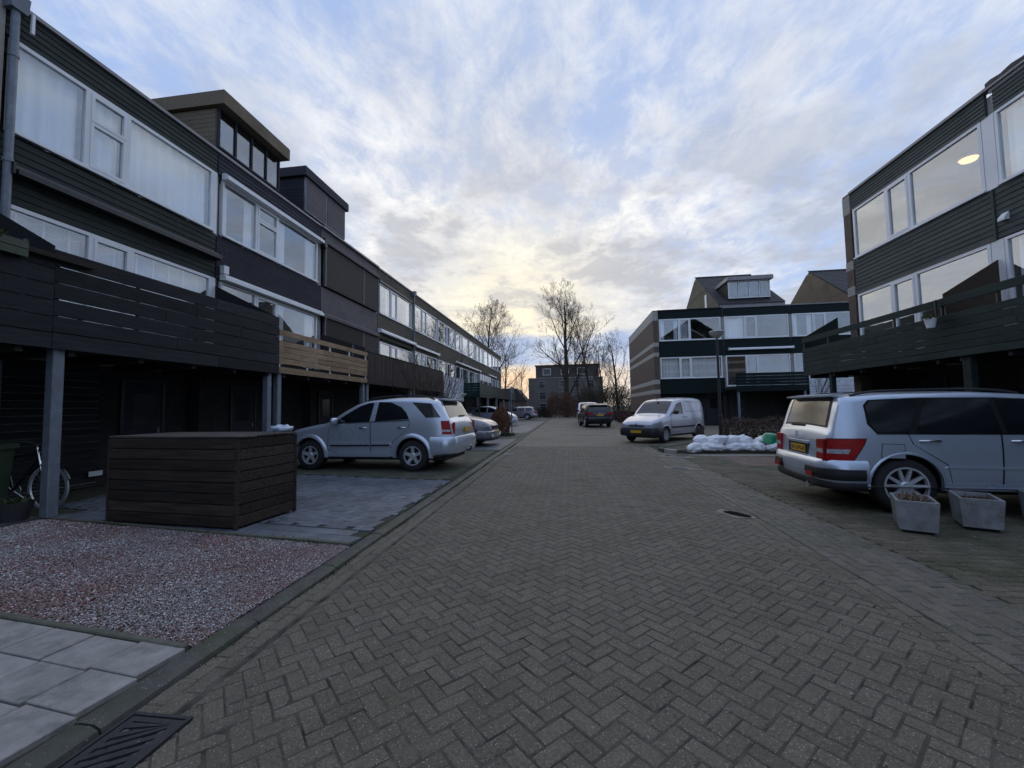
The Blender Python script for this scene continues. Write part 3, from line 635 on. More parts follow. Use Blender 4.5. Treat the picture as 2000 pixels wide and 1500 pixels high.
def tiled_roof(house, W, x0, x1, y0=.35, z0=8.62, yr=5.9, zr=12.4, yb=11.4, name='roof'):
    b = MB(); n = 18; m_ = int((x1 - x0) / .11)
    # corrugated tile courses on the street slope, plain back slope
    rows = 20; V = []; F = []
    dy, dz = (yr - y0) / rows, (zr - z0) / rows
    for i in range(rows):
        for e in (0, 1):
            for k in range(m_ + 1):
                x = x0 + (x1 - x0) * k / m_; w = .018 * math.sin(k * math.pi * .5)
                V.append((x, y0 + dy * (i + e), z0 + dz * (i + e) + w + (.03 if e == 0 else 0.0)))
    q = m_ + 1
    for i in range(rows):
        for k in range(m_): F.append((2 * i * q + k, 2 * i * q + k + 1, (2 * i + 1) * q + k + 1, (2 * i + 1) * q + k))
        if i < rows - 1:
            for k in range(m_): F.append(((2 * i + 1) * q + k, (2 * i + 1) * q + k + 1, (2 * i + 2) * q + k + 1, (2 * i + 2) * q + k))
    for k in range(m_): F.append((k, k + 1, len(V) + k + 1, len(V) + k))
    V += [(x0 + (x1 - x0) * k / m_, y0, z0 - .05) for k in range(q)]
    b.add(V, F); b.add([(x0, yr, zr), (x1, yr, zr), (x1, yb, z0), (x0, yb, z0)], [(0, 1, 2, 3)])
    r = b.build(name, M_rooftile, house, fix=False)
    bxp('eave_board', M_trim, r, x0, x1, y0 + .06, y0 + .1, 8.28, z0 + .01)
    MB().tube([(x0, yr, zr + .02), (x1, yr, zr + .02)], .08, 8).build('ridge_cap', M_rooftile, r, smooth=50)
    return r
def gable(house, m, x, y0=.35, z0=8.62, yr=5.9, zr=12.4, yb=11.4, base=8.2, outer=-1, detail=True):
    gw = MB().prism([(y0 + .1, base), (y0 + .1, z0 - .02), (yr, zr - .06), (yb, z0 - .02), (yb, base)], x, x + .08, 'x').build('gable_wall', m, house)
    n = 22
    b = MB(); 
    for i in range(n):                                                                    # boards of the gable, each ends on the slope
        za, zb = base + (zr - base) * i / n, base + (zr - base) * (i + 1) / n - .012
        def yy(z): 
            if z <= z0: return y0 + .1, yb
            f = (z - z0) / (zr - z0); return y0 + .1 + f * (yr - y0 - .1), yb - f * (yb - yr)
        a, c = yy(za); a2, c2 = yy(zb)
        if c2 - a2 < .1: continue
        MB().prism([(a, za), (c, za), (c2, zb), (a2, zb)], x + outer * .022 if outer < 0 else x + .08, x if outer < 0 else x + .102, 'x').build('board', m, gw)
    MB().prism([(y0 - .05, z0 - .02), (yr, zr + .05), (yr, zr + .13), (y0 - .05, z0 + .07)], x - .05, x - .024, 'x').build('verge_board', M_sid_green, gw)
    return gw
def dormer(house, x0, x1, y, z0, z1, fas, cheek, n, fm, depth=2.4, shutters=None, over=.3, cur=None):
    b = MB(); b.box(x0, x0 + .1, y + .06, y + depth, z0 - .5, z1).box(x1 - .1, x1, y + .06, y + depth, z0 - .5, z1).box(x0 + .1, x1 - .1, y + depth - .1, y + depth, z0, z1)
    d = b.build('dormer', cheek, house)
    MB().box(x0 - .14, x1 + .14, y - over, y + depth, z1, z1 + fas).build('fascia', cheek if fas > .3 else M_trim, d)
    bxp('roof_deck', M_rooftile, d, x0 - .12, x1 + .12, y - over + .02, y + depth - .02, z1 + fas, z1 + fas + .03)
    k = int((z1 - z0 + .5) / .14)
    for i in range(k):
        za = z0 - .5 + i * .14
        for xa, xb in ((x0 - .018, x0), (x1, x1 + .018)): bxp('cheek_board', cheek, d, xa, xb, y + .08, y + depth, za, za + .13)
    sp = [x0 + (x1 - x0) * i / n for i in range(1, n)]
    fw = .06; wb = MB(); wb.box(x0, x1, y - .02, y + .055, z0, z0 + fw).box(x0, x1, y - .02, y + .055, z1 - fw, z1)
    e = [x0] + sp + [x1]
    for i, s in enumerate(e): wb.box(s - (.0 if i == 0 else fw / 2 if i < n else fw), s + (fw if i == 0 else fw / 2 if i < n else 0), y - .02, y + .055, z0 + fw, z1 - fw)
    wn = wb.build('window_frame', fm, d)
    for i in range(n):
        a, c = e[i] + fw, e[i + 1] - fw
        if shutters: bxp('shutter', shutters, wn, a, c, y - .03, y - .022, z0 + fw, z1 - fw)
        else: bxp('pane', M_glass, wn, a, c, y + .02, y + .026, z0 + fw, z1 - fw)
    bxp('room', M_rooms, d, x0 + .1, x1 - .1, y + .9, y + .95, z0 - .3, z1)
    return d
def shell(house, W, gd=0.6, H=8.25, depth=10.0):
    a = .09; b = MB()
    b.box(.003, a, .062, depth, 2.47, H).box(W - a, W - .003, .062, depth, 2.47, H)
    MB().box(.003, a, .3, depth, -.05, 2.47).box(W - a, W - .003, .3, depth, -.05, 2.47).build('party_wall', M_carport, house)
    for z0, z1 in ((2.47, 2.68), (5.12, 5.36), (8.02, H)): b.box(a, W - a, .062, depth - .1, z0, z1)
    b.box(a, W - a, depth - .1, depth, -.05, H)
    b.box(a, W - a, 3.4, 3.5, 2.68, 8.02)
    b.build('wall', M_plaster, house)
def ground_floor(house, W, gd=.6, m=None, door=None, slats=True, garage=None, detail=True):
    m = m or M_carport
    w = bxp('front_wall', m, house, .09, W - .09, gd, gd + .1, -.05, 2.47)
    if slats:
        n = 17; bxp('slat_backing', M_stoneband, w, .12, min(2.5, W - .2), gd - .008, gd - .002, .06, 2.4)
        for i in range(n):
            z = .08 + i * .137; bxp('slat', M_bd_black, w, .12, min(2.5, W - .2), gd - .03, gd, z, z + .127)
    if garage:
        n = 12
        for i in range(n): z = .05 + i * .185; bxp('garage_panel', garage, w, .3, W - 1.5, gd - .035, gd, z, z + .178)
    x = W - 1.35 if door is None else door
    b = MB(); b.box(x, x + .07, gd - .05, gd, 0, 2.15).box(x + .93, x + 1.0, gd - .05, gd, 0, 2.15).box(x, x + 1.0, gd - .05, gd, 2.15, 2.22); fr = b.build('door_frame', M_dark_metal, house)
    dr = bxp('door', M_sid_slate, fr, x + .07, x + .93, gd - .03, gd, .02, 2.15); bxp('door_window', M_door_glass, dr, x + .25, x + .75, gd - .036, gd - .03, 1.2, 1.9)
    bxp('handle', M_steel, dr, x + .82, x + .86, gd - .06, gd - .03, 1.0, 1.12)
def roof_edge(house, W, m, z=8.37, over=.05):
    bxp('roof_trim', m, house, -.002, W + .002, -over, .12, z, z + .07); bxp('roof_deck', M_rooftile, house, .01, W - .01, .122, 9.9, 8.26, 8.30)
def drainpipe(house, x, z0=.1, z1=8.2, r=.045):
    b = MB(); b.tube([(x, -.11, z1), (x, -.11, z0)], r, 12); p = b.build('drainpipe', M_steel, house, smooth=50)
    for z in (1.0, 3.4, 5.6, 7.4): MB().lathe([(r + .001, z), (r + .012, z), (r + .012, z + .06), (r + .001, z + .06)], 12, 'z', (x, -.11, 0)).build('collar', M_steel, p)
    MB().prism([(-.2, z1), (-.02, z1), (-.0, z1 + .26), (-.24, z1 + .26)], x - .11, x + .11, 'x').build('hopper', M_steel, p); return p

W = 4.66
XL, Y0 = -9.1, 4.90
def left_house(i, label):
    h = empty('row_house', (XL, Y0 + i * W, ZL), R(90)); tag(h, label, 'house', 'row houses along the street'); shell(h, W); return h
SP = (1.66, 2.40)
# house 0, mostly out of the picture beyond the left edge
h = left_house(-1, 'row house at the very left edge, beyond the drainpipe'); siding(h, M_sid_black, .02, W - .02, 7.80, 8.36, 5, False); siding(h, M_sid_black, .02, W - .02, 4.98, 6.12, 9, False)
window(h, .1, W - .1, 6.18, 7.79, SP, (1,), transom=.62); window(h, .1, W - .1, 2.75, 4.96, SP, (1,)); balcony(h, W, 'h', M_bd_black, top=3.78, detail=False); roof_edge(h, W, M_trim); ground_floor(h, W, slats=False)
# house 1
h = left_house(0, 'green-black boarded row house with net curtains and dark awning, nearest on the left')
siding(h, M_sid_black, .46, W - .02, 7.80, 8.365, 5, True); siding(h, M_sid_black, .46, W - .02, 4.98, 6.12, 9, True); bxp('end_wall', M_stoneband, h, .0, .44, -.01, .06, 2.7, 8.36)
window(h, .52, W - .14, 6.18, 7.79, SP, (1,), cur='net', transom=.62, fw=.07)
bxp('side_post', M_white, h, W - .13, W - .02, -.012, .05, 6.14, 7.79)
w = window(h, .52, W - .14, 2.75, 4.96, (1.80, 2.55), (1,), cur='blind', fw=.07); bxp('handle', M_dark_metal, w, 2.43, 2.46, -.07, -.03, 4.28, 4.42)
bxp('side_post', M_white, h, W - .13, W - .02, -.012, .05, 2.7, 4.96)
awning(h, M_dark_metal, .55, W - .05, 5.52, r=.09)
balcony(h, W, 'h', M_bd_black, top=3.84, bot=2.40, posts=(.08, W - .30)); divider(h, M_bd_black, .03, hi=4.9, lo=3.9); divider(h, M_bd_black, W - .02, hi=4.75, lo=3.86)
roof_edge(h, W, M_trim); drainpipe(h, .50, r=.055); ground_floor(h, W, gd=.6, door=2.9)
bxp('number_plate', M_white, h, 2.30, 2.55, .50, .512, .20, .30)
bxp('vent_flap', M_white, h, .66, .70, -.2, -.16, 7.95, 8.3)
# house 2
h = left_house(1, 'slate-grey row house with tan roof dormer, roller shutter boxes and natural wood balcony')
siding(h, M_sid_slate, .02, W - .02, 7.80, 8.365, 5, True); siding(h, M_sid_slate, .02, W - .02, 4.98, 6.12, 18, True)
window(h, .16, W - .24, 6.18, 7.70, (1.40, 2.31), (1,), cur=('drape', None, 'drape'), transom=.68); roll_box(h, 'shutter_box', M_white, .12, W - .08, 7.70)
window(h, .16, W - .24, 2.75, 4.93, (1.40, 2.31), (1,), cur=(None, None, 'drape')); roll_box(h, 'shutter_box', M_white, .12, W - .08, 4.95); bxp('motor_box', M_white, h, .1, .26, -.16, -.03, 5.13, 5.34)
balcony(h, W, 'h', M_bd_natural, rails=[(3.40, .14), (3.12, .14), (2.97, .14), (2.82, .14), (2.67, .14), (2.42, .16)], posts=(.06, W - .2), pm=M_white); divider(h, M_bd_brown, W - .02, hi=4.3, lo=3.72)
roof_edge(h, W, M_trim); tiled_roof(h, W, .05, W - .02); gable(h, M_tan, .02)
dormer(h, .92, 3.52, .9, 9.22, 10.42, .40, M_tan, 4, M_sid_slate); ground_floor(h, W, slats=False, door=1.2)
# house 3
h = left_house(2, 'mauve-brown row house with closed brown screens on both floors and a dark metal dormer')
siding(h, M_sid_mauve, .02, W - .02, 7.78, 8.365, 1, False); siding(h, M_sid_mauve, .02, W - .02, 4.98, 6.12, 1, False)
M_scr = mat('sun_screen', (0.055, 0.046, 0.042), (0.040, 0.034, 0.031), rough=0.8, scale=8, st=(9, 1, .3), bump=.2)
for z0, z1 in ((6.18, 7.78), (2.75, 4.93)):
    w = window(h, .2, W - .15, z0, z1, (3.1,), (), fm=M_sid_mauve); s = bxp('sun_screen', M_scr, h, .16, W - .1, -.09, -.075, z0 - .02, z1)
    for xx in (.14, 3.08, W - .11): bxp('guide_rail', M_steel, s, xx, xx + .035, -.11, -.06, z0 - .03, z1)
    if z0 < 3:
        for i in range(40): bxp('slat', M_scr, s, .19, 3.07, -.112, -.092, z0 + .03 + i * .054, z0 + .068 + i * .054)
    roll_box(h, 'screen_box', M_sid_mauve, .1, W - .05, z1 + .01, h=.20, d=.16)
bxp('motor_box', M_dark_metal, h, .0, .14, -.17, -.03, 7.6, 7.95); bxp('motor_box', M_dark_metal, h, .0, .14, -.17, -.03, 4.9, 5.12)
balcony(h, W, 'v', M_bd_brown, top=3.58, posts=(.1, W - .3)); roof_edge(h, W, M_trim, over=.10); tiled_roof(h, W, .02, W - .05); gable(h, M_rooftile, W - .1, outer=1)
dormer(h, .32, 3.2, .9, 9.25, 10.62, .34, M_sid_slate, 2, M_steel, shutters=M_sid_mauve, over=.12); ground_floor(h, W, slats=False, door=.8)
# house 4
h = left_house(3, 'grey-brown row house with long rounded awning, behind the bare shrub')
M_fr2 = M_white
siding(h, M_sid_brown, .02, W - .02, 7.74, 8.365, 5, False); siding(h, M_sid_brown, .02, W - .02, 4.98, 6.12, 9, False)
window(h, .2, W - .3, 6.18, 7.70, (1.5, 2.3), (1,), cur=('drape', 'drape', 'drape')); window(h, .2, W - .3, 2.75, 4.80, (1.5, 2.3), (1,)); awning(h, M_white, .05, W - .02, 5.30, r=.10)
roll_box(h, 'shutter_box', M_dark_metal, .1, W - .1, 7.72, h=.12, d=.08)
balcony(h, W, 'v', M_bd_brown, top=3.58, posts=(.1, W - .3)); roof_edge(h, W, M_trim); drainpipe(h, W - .1); ground_floor(h, W, slats=False)
# houses 5 to 11
LAB = ['grey-brown row house with white boarded balcony past the bare shrub', 'grey-brown row house with deep dark green balcony box and white rail panels', 'grey-brown row house just past the green balcony box',
       'grey-brown row house with long pale awning beyond the green balconies', 'fourth grey-brown row house from the far end of the left row', 'last but one row house of the left row', 'last row house of the left row, beside the bare trees']
for k in range(7):
    i = 4 + k; h = left_house(i, LAB[k])
    siding(h, M_sid_brown, .02, W - .02, 7.80, 8.365, 5, False); siding(h, M_sid_brown, .02, W - .02, 4.98, 6.12, 9, False)
    s = (1.5, 2.3) if k % 2 == 0 else (2.3, 3.1)
    window(h, .12, W - .18, 6.18, 7.79, s, (1,), cur=(None, 'drape', None)[k % 3]); window(h, .12, W - .18, 2.9, 4.94, s, (1,), cur=('drape', None, None)[k % 3])
    roof_edge(h, W, M_trim)
    if k in (0, 2, 3, 5): awning(h, M_white, .05, W - .05, 5.25, r=.07)
    if k == 0: balcony(h, W, 'h', M_bd_white, top=3.45, bot=1.95, posts=(.1, W - .3), detail=False)
    elif k == 1:
        balcony(h, W, 'h', M_bd_dkgreen, top=3.22, bot=2.2, posts=(), D=3.0, detail=False)
        for z in range(6): bxp('side_board', M_bd_dkgreen, h, -.02, .012, -3.0, -.1, 2.2 + z * .17, 2.36 + z * .17)
        b = MB()
        for q in range(6): b.box(.1 + q * .86, .14 + q * .86, -3.0, -2.96, 3.22, 4.05)
        rl = b.build('railing', M_dark_metal, h)
        for q in range(5): bxp('rail_panel', M_white, rl, .16 + q * .86, .94 + q * .86, -2.99, -2.975, 3.4, 3.85)
        b = MB(); b.box(0, .05, -3.0, -2.95, 0, 2.2).box(0, .05, -.1, -.05, 0, 2.2)
        for q in range(18): b.box(.01, .03, -2.9 + q * .155, -2.88 + q * .155, .05, 2.15)
        for q in range(9): b.box(.012, .028, -2.95, -.1, .1 + q * .24, .12 + q * .24)
        b.build('mesh_gate', M_dark_metal, h)
    else: balcony(h, W, 'h', (M_bd_dkgreen, M_bd_brown, M_bd_black)[k % 3], top=3.55, posts=(.1, W - .3), detail=False)
    ground_floor(h, W, slats=False, detail=False)
# right row: end house with brick pier, then its neighbour towards the camera
XRR, YR, WR = 9.42, 14.82, 4.55
def end_pier(h, bands):
    p = bxp('brick_pier', M_brickwall, h, -.34, -.004, -.02, 10.0, -.05, 8.42)
    for z0, z1 in bands:
        n = max(2, int((z1 - z0) / .062))
        for q in range(n): bxp('pale_course', M_stoneband, p, -.348, .0, -.03, 9.9, z0 + q * (z1 - z0) / n, z0 + (q + 1) * (z1 - z0) / n - .012)
def right_house(i, label):
    h = empty('row_house', (XRR, YR - i * WR, 0), R(-90)); tag(h, label, 'house', 'row houses on the right'); shell(h, WR); return h
M_lamp = emit('ceiling_lamp_glow', (1.0, 0.66, 0.28), 1.1)
h = right_house(0, 'grey boarded end house with brick pier and a lit ceiling lamp, on the right'); end_pier(h, ((7.75, 8.36), (5.85, 6.15), (5.0, 5.3)))
siding(h, M_sid_grey, .02, WR - .06, 7.82, 8.36, 6, True); siding(h, M_sid_grey, .02, WR - .06, 5.02, 6.12, 9, True); bxp('cover_strip', M_sid_grey, h, WR - .06, WR - .01, -.03, .03, 5.02, 6.12)
window(h, .1, WR - .16, 6.16, 7.80, (1.52, 2.36), (1,), fw=.08); window(h, .1, WR - .16, 2.75, 4.98, (1.52, 2.36), (1,), fw=.08); bxp('side_post', M_white, h, WR - .15, WR + .12, -.012, .05, 6.14, 7.80)
bxp('side_post', M_white, h, WR - .15, WR + .12, -.012, .05, 2.7, 4.98); bxp('cover_strip', M_dark_metal, h, .02, WR, -.035, -.006, 7.80, 7.83); bxp('cover_strip', M_dark_metal, h, .02, WR, -.035, -.006, 4.985, 5.015)
balcony(h, WR + .9, 'h', M_bd_green, rails=[(3.57, .17)] + [(2.42 + q * .158, .150) for q in range(6)], posts=(.30, 4.9), D=1.2, postm=M_bd_green, x0=-.98, x1=WR + .02);  # posts wear the dark board colour as painted shade under the balcony
d = MB().prism([(-.03, 2.6), (-.03, 4.45), (-1.16, 3.78), (-1.16, 2.6)], -.96, -.94, 'x').build('balcony_divider', M_bd_green, h)
for q in range(8): bxp('slat', M_bd_green, d, -1.0, -.97, -1.16 + .0, -.05 - q * .012, 2.62 + q * .2, 2.78 + q * .2) if 2.78 + q * .2 < 3.8 else None
MB().prism([(-.03, 2.7), (-.03, 4.55), (-1.14, 3.85), (-1.14, 2.7)], WR - .03, WR - .005, 'x').build('balcony_divider', wood('divider_reed', (0.10, 0.07, 0.05), (0.06, 0.045, 0.035)), h)
roof_edge(h, WR, M_trim); ground_floor(h, WR, gd=1.2, m=M_carport, slats=False, door=.6)
lmp = tag(empty('ceiling_lamp', (10.75, 12.3, 7.92)), 'glowing round ceiling lamp inside the upper window of the right end house', 'lamp')
MB().lathe([(.0, -.08), (.10, -.075), (.16, -.055), (.185, 0)], 24).build('lamp_shade', M_lamp, lmp, smooth=60); MB().lathe([(.20, 0), (.20, .08), (0, .08)], 24).build('base', M_white, lmp)
h = right_house(1, 'grey boarded house at the right edge with a white wall vent'); siding(h, M_sid_grey, .12, WR - .06, 7.82, 8.36, 6, True); siding(h, M_sid_grey, .0, WR - .06, 5.02, 6.12, 9, True)
window(h, .14, WR - .16, 6.16, 7.80, (1.52, 2.36), (1,), cur='net'); window(h, .14, WR - .16, 2.75, 4.98, (1.52, 2.36), (1,), cur='drape')
vt = MB().prism([(0, 5.34), (-.1, 5.34), (-.1, 5.40), (0, 5.52)], .12, .27, 'x').build('wall_vent', M_white, h)
balcony(h, WR, 'h', M_bd_green, rails=[(3.57, .17)] + [(2.42 + q * .158, .150) for q in range(6)], posts=(.30,), D=1.2, postm=M_bd_green); roof_edge(h, WR, M_trim); tiled_roof(h, WR, .05, WR - .05, y0=-.06, z0=8.48, zr=12.1); ground_floor(h, WR, gd=1.2, slats=False)  # posts darkened by colour here too, standing in for balcony shade
# houses across the far end of the bays, facing the camera
XFAR, YFAR, WF = 6.66, 31.5, 4.53
def far_house(i, label):
    h = empty('row_house', (XFAR + i * WF, YFAR, 0), 0.0); tag(h, label, 'house', 'green row houses facing the bays'); shell(h, WF, depth=11.9); return h
for i, lb_ in enumerate(('dark green end house with banded brick side wall behind the silver van', 'dark green house with roof dormer and a white awning behind the street lamp', 'dark green house with white boarded balcony beyond the bays', 'dark green house with plain boarded gable, half behind the right row')):
    h = far_house(i, lb_)
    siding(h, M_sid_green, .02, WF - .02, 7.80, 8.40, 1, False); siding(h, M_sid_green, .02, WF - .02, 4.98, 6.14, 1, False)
    cu = (('drape', 'blind', None), ('net', None, None), ('drape', None, None), (None,) * 3)[i]
    window(h, .08, WF - .16, 6.17, 7.79, (1.46, 2.24), (1,), cur=cu, fw=.08)
    if i == 0:
        siding(h, M_sid_green, .02, WF - .02, 2.28, 3.36, 1, False); window(h, .08, WF - .16, 3.40, 4.96, (1.46, 2.24), (1,), cur='net', fw=.08)
        sw = bxp('side_wall', M_brickwall, h, -.36, -.004, -.03, 12.2, -.05, 8.46)
        for z0, z1 in ((7.72, 8.40), (5.78, 6.08), (5.05, 5.34), (3.02, 3.34), (2.32, 2.62)): bxp('pale_band', M_stoneband, sw, -.372, .0, -.042, 12.18, z0, z1)
        ground_floor(h, WF, gd=.8, slats=False, garage=M_bd_dkgreen, door=3.4, detail=False)
    else:
        window(h, .08, WF - .16, 2.75, 4.96, (1.46, 2.24), (1,), fw=.08)
        balcony(h, WF, 'h', (None, M_sid_green, M_bd_white, M_sid_green)[i], top=(0, 3.55, 3.1, 3.5)[i], bot=(0, 2.3, 2.0, 2.3)[i], posts=(.1, WF - .3), detail=(i == 2))
        ground_floor(h, WF, gd=.8, slats=False, door=.5, detail=False)
    if i == 1: awning(h, M_white, .3, WF + .02, 5.42, r=.07)
    roof_edge(h, WF, M_sid_green if i < 1 else M_trim, z=8.41)
    if i in (1, 3):
        tiled_roof(h, WF, .05, WF, y0=.55, z0=8.85, zr=12.45); gable(h, M_tan if i == 3 else wood('gable_olive', (0.135, 0.120, 0.090), (0.10, 0.09, 0.068)), .0, y0=.55, z0=8.85, zr=12.45)
        if i == 1:
            dormer(h, .82, 3.72, .95, 9.32, 10.62, .26, M_bd_brown, 4, M_white); bxp('gable_window', M_white, h, -.04, -.02, 3.2, 3.6, 9.2, 10.3)

# the two rows go on behind the camera
def copy_tree(o, parent=None):
    c = o.copy(); COL.objects.link(c)
    if parent is not None: c.parent = parent
    for ch in list(o.children): copy_tree(ch, c)
    return c
_l = [o for o in bpy.data.objects if o.name.startswith('row_house') and abs(o.location.x - XL) < .01]; _l.sort(key=lambda o: o.location.y)
_r = [o for o in bpy.data.objects if o.name.startswith('row_house') and abs(o.location.x - XRR) < .01]; _r.sort(key=lambda o: o.location.y)
for k in range(4):
    od = ('first', 'second', 'third', 'fourth')[k]; c = copy_tree(_l[0]); c.location.y -= (k + 1) * W; tag(c, od + ' row house of the left row out of view behind the camera', 'house', 'row houses behind the camera')
    c = copy_tree(_r[0]); c.location.y -= (k + 1) * WR; tag(c, od + ' row house of the right row out of view behind the camera', 'house', 'right row houses behind the camera')
# ------------------------------------------------------------------ vehicles
def paint(name, c, metal=0.6, rough=0.30): return mat(name, c, tuple(v * .94 for v in c), rough=rough, scale=2.5, metal=metal, coat=0.7, dirt=(tuple(v * .55 + .02 for v in c), 0.7, 0.5, 0.9, 0.12))
P_silver = paint('paint_silver', (0.58, 0.64, 0.73)); P_silver2 = paint('paint_silver_cool', (0.52, 0.595, 0.71)); P_mauve = paint('paint_mauve_grey', (0.26, 0.26, 0.31)); P_black = paint('paint_black', (0.012, 0.012, 0.016), .2)
P_black.node_tree.nodes['Principled BSDF'].inputs['Coat Weight'].default_value = 0.25
P_white = paint('paint_white', (0.74, 0.76, 0.80), 0.0); P_grey = paint('paint_grey', (0.34, 0.34, 0.39)); P_van = paint('paint_van_silver', (0.46, 0.47, 0.54))
M_tyre = mat('tyre_rubber', (0.016, 0.016, 0.017), (0.024, 0.024, 0.024), rough=0.85, scale=12, bump=0.2)
M_alloy = mat('alloy_rim', (0.66, 0.68, 0.72), (0.55, 0.57, 0.60), rough=0.3, metal=0.5, scale=5)
M_plastic = mat('black_plastic', (0.018, 0.018, 0.021), (0.012, 0.012, 0.014), rough=0.6, scale=9, bump=0.1)
M_cargl = mat('car_glass', (0.010, 0.012, 0.016), rough=0.1, spec=0.75)
M_red = mat('tail_lamp_red', (0.40, 0.008, 0.010), (0.24, 0.005, 0.007), rough=0.3, spec=0.25, scale=30)
M_clear = mat('lamp_clear', (0.50, 0.52, 0.56), (0.22, 0.23, 0.26), rough=0.2, coat=0.4, scale=30)
M_plate = mat('plate_yellow', (0.62, 0.36, 0.03), (0.55, 0.31, 0.02), rough=0.45, scale=20)
M_chrome = mat('chrome', (0.75, 0.77, 0.8), rough=0.12, metal=1.0)
M_gap = mat('panel_gap', (0.006, 0.006, 0.007), rough=0.9)
M_blue = mat('plate_blue', (0.02, 0.03, 0.25), rough=0.5)
def lerp_tab(tab, x):
    if x >= tab[0][0]: return tab[0][1]
    for (a, za), (b, zb) in zip(tab, tab[1:]):
        if b <= x <= a: return za + (zb - za) * ((a - x) / (a - b) if a != b else 1)
    return tab[-1][1]
class Car:
    def __init__(s, name, label, sp, loc, heading, group='parked cars'):
        s.sp = sp; s.L, s.W = sp['L'], sp['W']; s.hl, s.hw = s.L / 2, s.W / 2
        s.top = s.smooth(sp['top']); s.bot = sp['bot']; s.belt = sp['belt']; s.roof = max(z for x, z in sp['top'])
        s.e = empty(name, loc, heading); tag(s.e, label, 'van' if 'van' in name else 'car', group); s.P = sp['paint']
        s.body(); s.wheels()
    def smooth(s, pts):                                                # corner-cut the profile once so that it has no hard kinks
        out = [pts[0]]
        for i in range(1, len(pts) - 1):
            p, q, r = Vector(pts[i - 1]), Vector(pts[i]), Vector(pts[i + 1]); k = min(.25, .12 / max((q - p).length, .01)), min(.25, .12 / max((r - q).length, .01))
            out += [tuple(q + (p - q) * k[0]), tuple(q * .5 + (q + (p - q) * k[0]) * .25 + (q + (r - q) * k[1]) * .25), tuple(q + (r - q) * k[1])]
        return out + [pts[-1]]
    def T(s, x): return lerp_tab(s.top, x)
    def plan(s, x):
        f0, r0 = s.sp.get('fx', .62) * s.hl, s.sp.get('rx', .70) * s.hl; a = s.sp.get('fa', .22); b = s.sp.get('ra', .13)
        if x > f0: return s.hw * (1 - a * ((x - f0) / (s.hl - f0)) ** 2.4)
        if x < -r0: return s.hw * (1 - b * ((-x - r0) / (s.hl - r0)) ** 2.6)
        return s.hw
    def side(s, x, z):                                                 # half width of the body at a point of the side view
        w = s.plan(x); lo = s.bot
        if z < s.belt:
            t = (z - lo) / (s.belt - lo); return w * (.955 + .045 * math.sin(math.pi * min(max(t, 0), 1) ** .8 * .75 + .12) if t > 0 else .955)
        t = (z - s.belt) / max(s.roof - s.belt, .1); b0 = .955 + .045 * math.sin(math.pi * .75 + .12)
        return w * (b0 - s.sp.get('tumble', .17) * t ** 1.15)
    def body(s):
        xs = set()
        for (a, za), (b, zb) in zip(s.top, s.top[1:]):
            n = max(1, int(math.hypot(a - b, za - zb) / .09))
            for k in range(n): xs.add(round(a + (b - a) * k / n, 4))
        xs.add(round(s.top[-1][0], 4)); xs = sorted(xs, reverse=True)
        keep = [xs[0]]
        for x in xs[1:]:
            if keep[-1] - x > .004: keep.append(x)
        xs = keep; V = []; NS, NA, NT = 10, 5, 4; K = 2 + NS + NA + NT
        for x in xs:
            zt = s.T(x); zb = s.bot + (.10 * max(0, (x - s.hl * .72) / (s.hl * .28)) + .10 * max(0, (-x - s.hl * .70) / (s.hl * .30)) if s.sp.get('lift', True) else 0)
            zt = max(zt, zb + .12); r = min(s.sp.get('rad', .10), .4 * (zt - zb)); half = [(0, zb), (s.side(x, zb) * .9, zb)]
            for k in range(NS): z = zb + .05 + (zt - r - zb - .05) * k / (NS - 1); half.append((s.side(x, z), z))
            y1, z1 = half[-1]; yt = max(y1 - r * 1.35, y1 * .5)
            for k in range(1, NA + 1): a = math.pi / 2 * k / NA; half.append((yt + (y1 - yt) * math.cos(a), z1 + r * math.sin(a)))
            cr = s.sp.get('crown', .03)
            for k in range(1, NT + 1): f = 1 - k / NT; half.append((yt * f, z1 + r + cr * (1 - f * f)))
            V.append(half)
        verts = []; F = []; R_ = 2 * K - 2
        for x, half in zip(xs, V): verts += [(x, y, z) for y, z in half] + [(x, -y, z) for y, z in half[-2:0:-1]]
        for i in range(len(xs) - 1):
            for k in range(R_): F.append((i * R_ + k, i * R_ + (k + 1) % R_, (i + 1) * R_ + (k + 1) % R_, (i + 1) * R_ + k))
        F += [tuple(range(R_))[::-1], tuple(range((len(xs) - 1) * R_, len(xs) * R_))]
        b = MB(); b.add(verts, F); o = b.build('body', [s.P, M_plastic], s.e)
        cut = []
        for ax in s.sp['axles']:
            r = s.sp['r'] + s.sp.get('archgap', .055); c = MB(); n = 40
            c.prism([(ax + r * math.cos(2 * math.pi * k / n), s.sp['r'] + .015 + r * math.sin(2 * math.pi * k / n)) for k in range(n)], -1.3, 1.3, 'y'); co = c.build('cutter', M_plastic)
            md = o.modifiers.new('cut', 'BOOLEAN'); md.object = co; md.operation = 'DIFFERENCE'; md.solver = 'EXACT'; cut.append((co, ax, r))
            co.parent = s.e
        bpy.context.view_layer.update()
        me = bpy.data.meshes.new_from_object(o.evaluated_get(bpy.context.evaluated_depsgraph_get())); o.modifiers.clear(); o.data = me
        for co, ax, r in cut: bpy.data.objects.remove(co)
        zc = s.sp['r'] + .015
        for p in me.polygons:
            if any(all(abs(math.hypot(me.vertices[v].co.x - ax, me.vertices[v].co.z - zc) - r) < .012 for v in p.vertices) for _, ax, r in cut) and abs(p.normal.y) < .7: p.material_index = 1
        if len(me.materials) < 2: me.materials.append(M_plastic)
        me.shade_smooth(); me.set_sharp_from_angle(angle=R(33)); s.bodyo = o
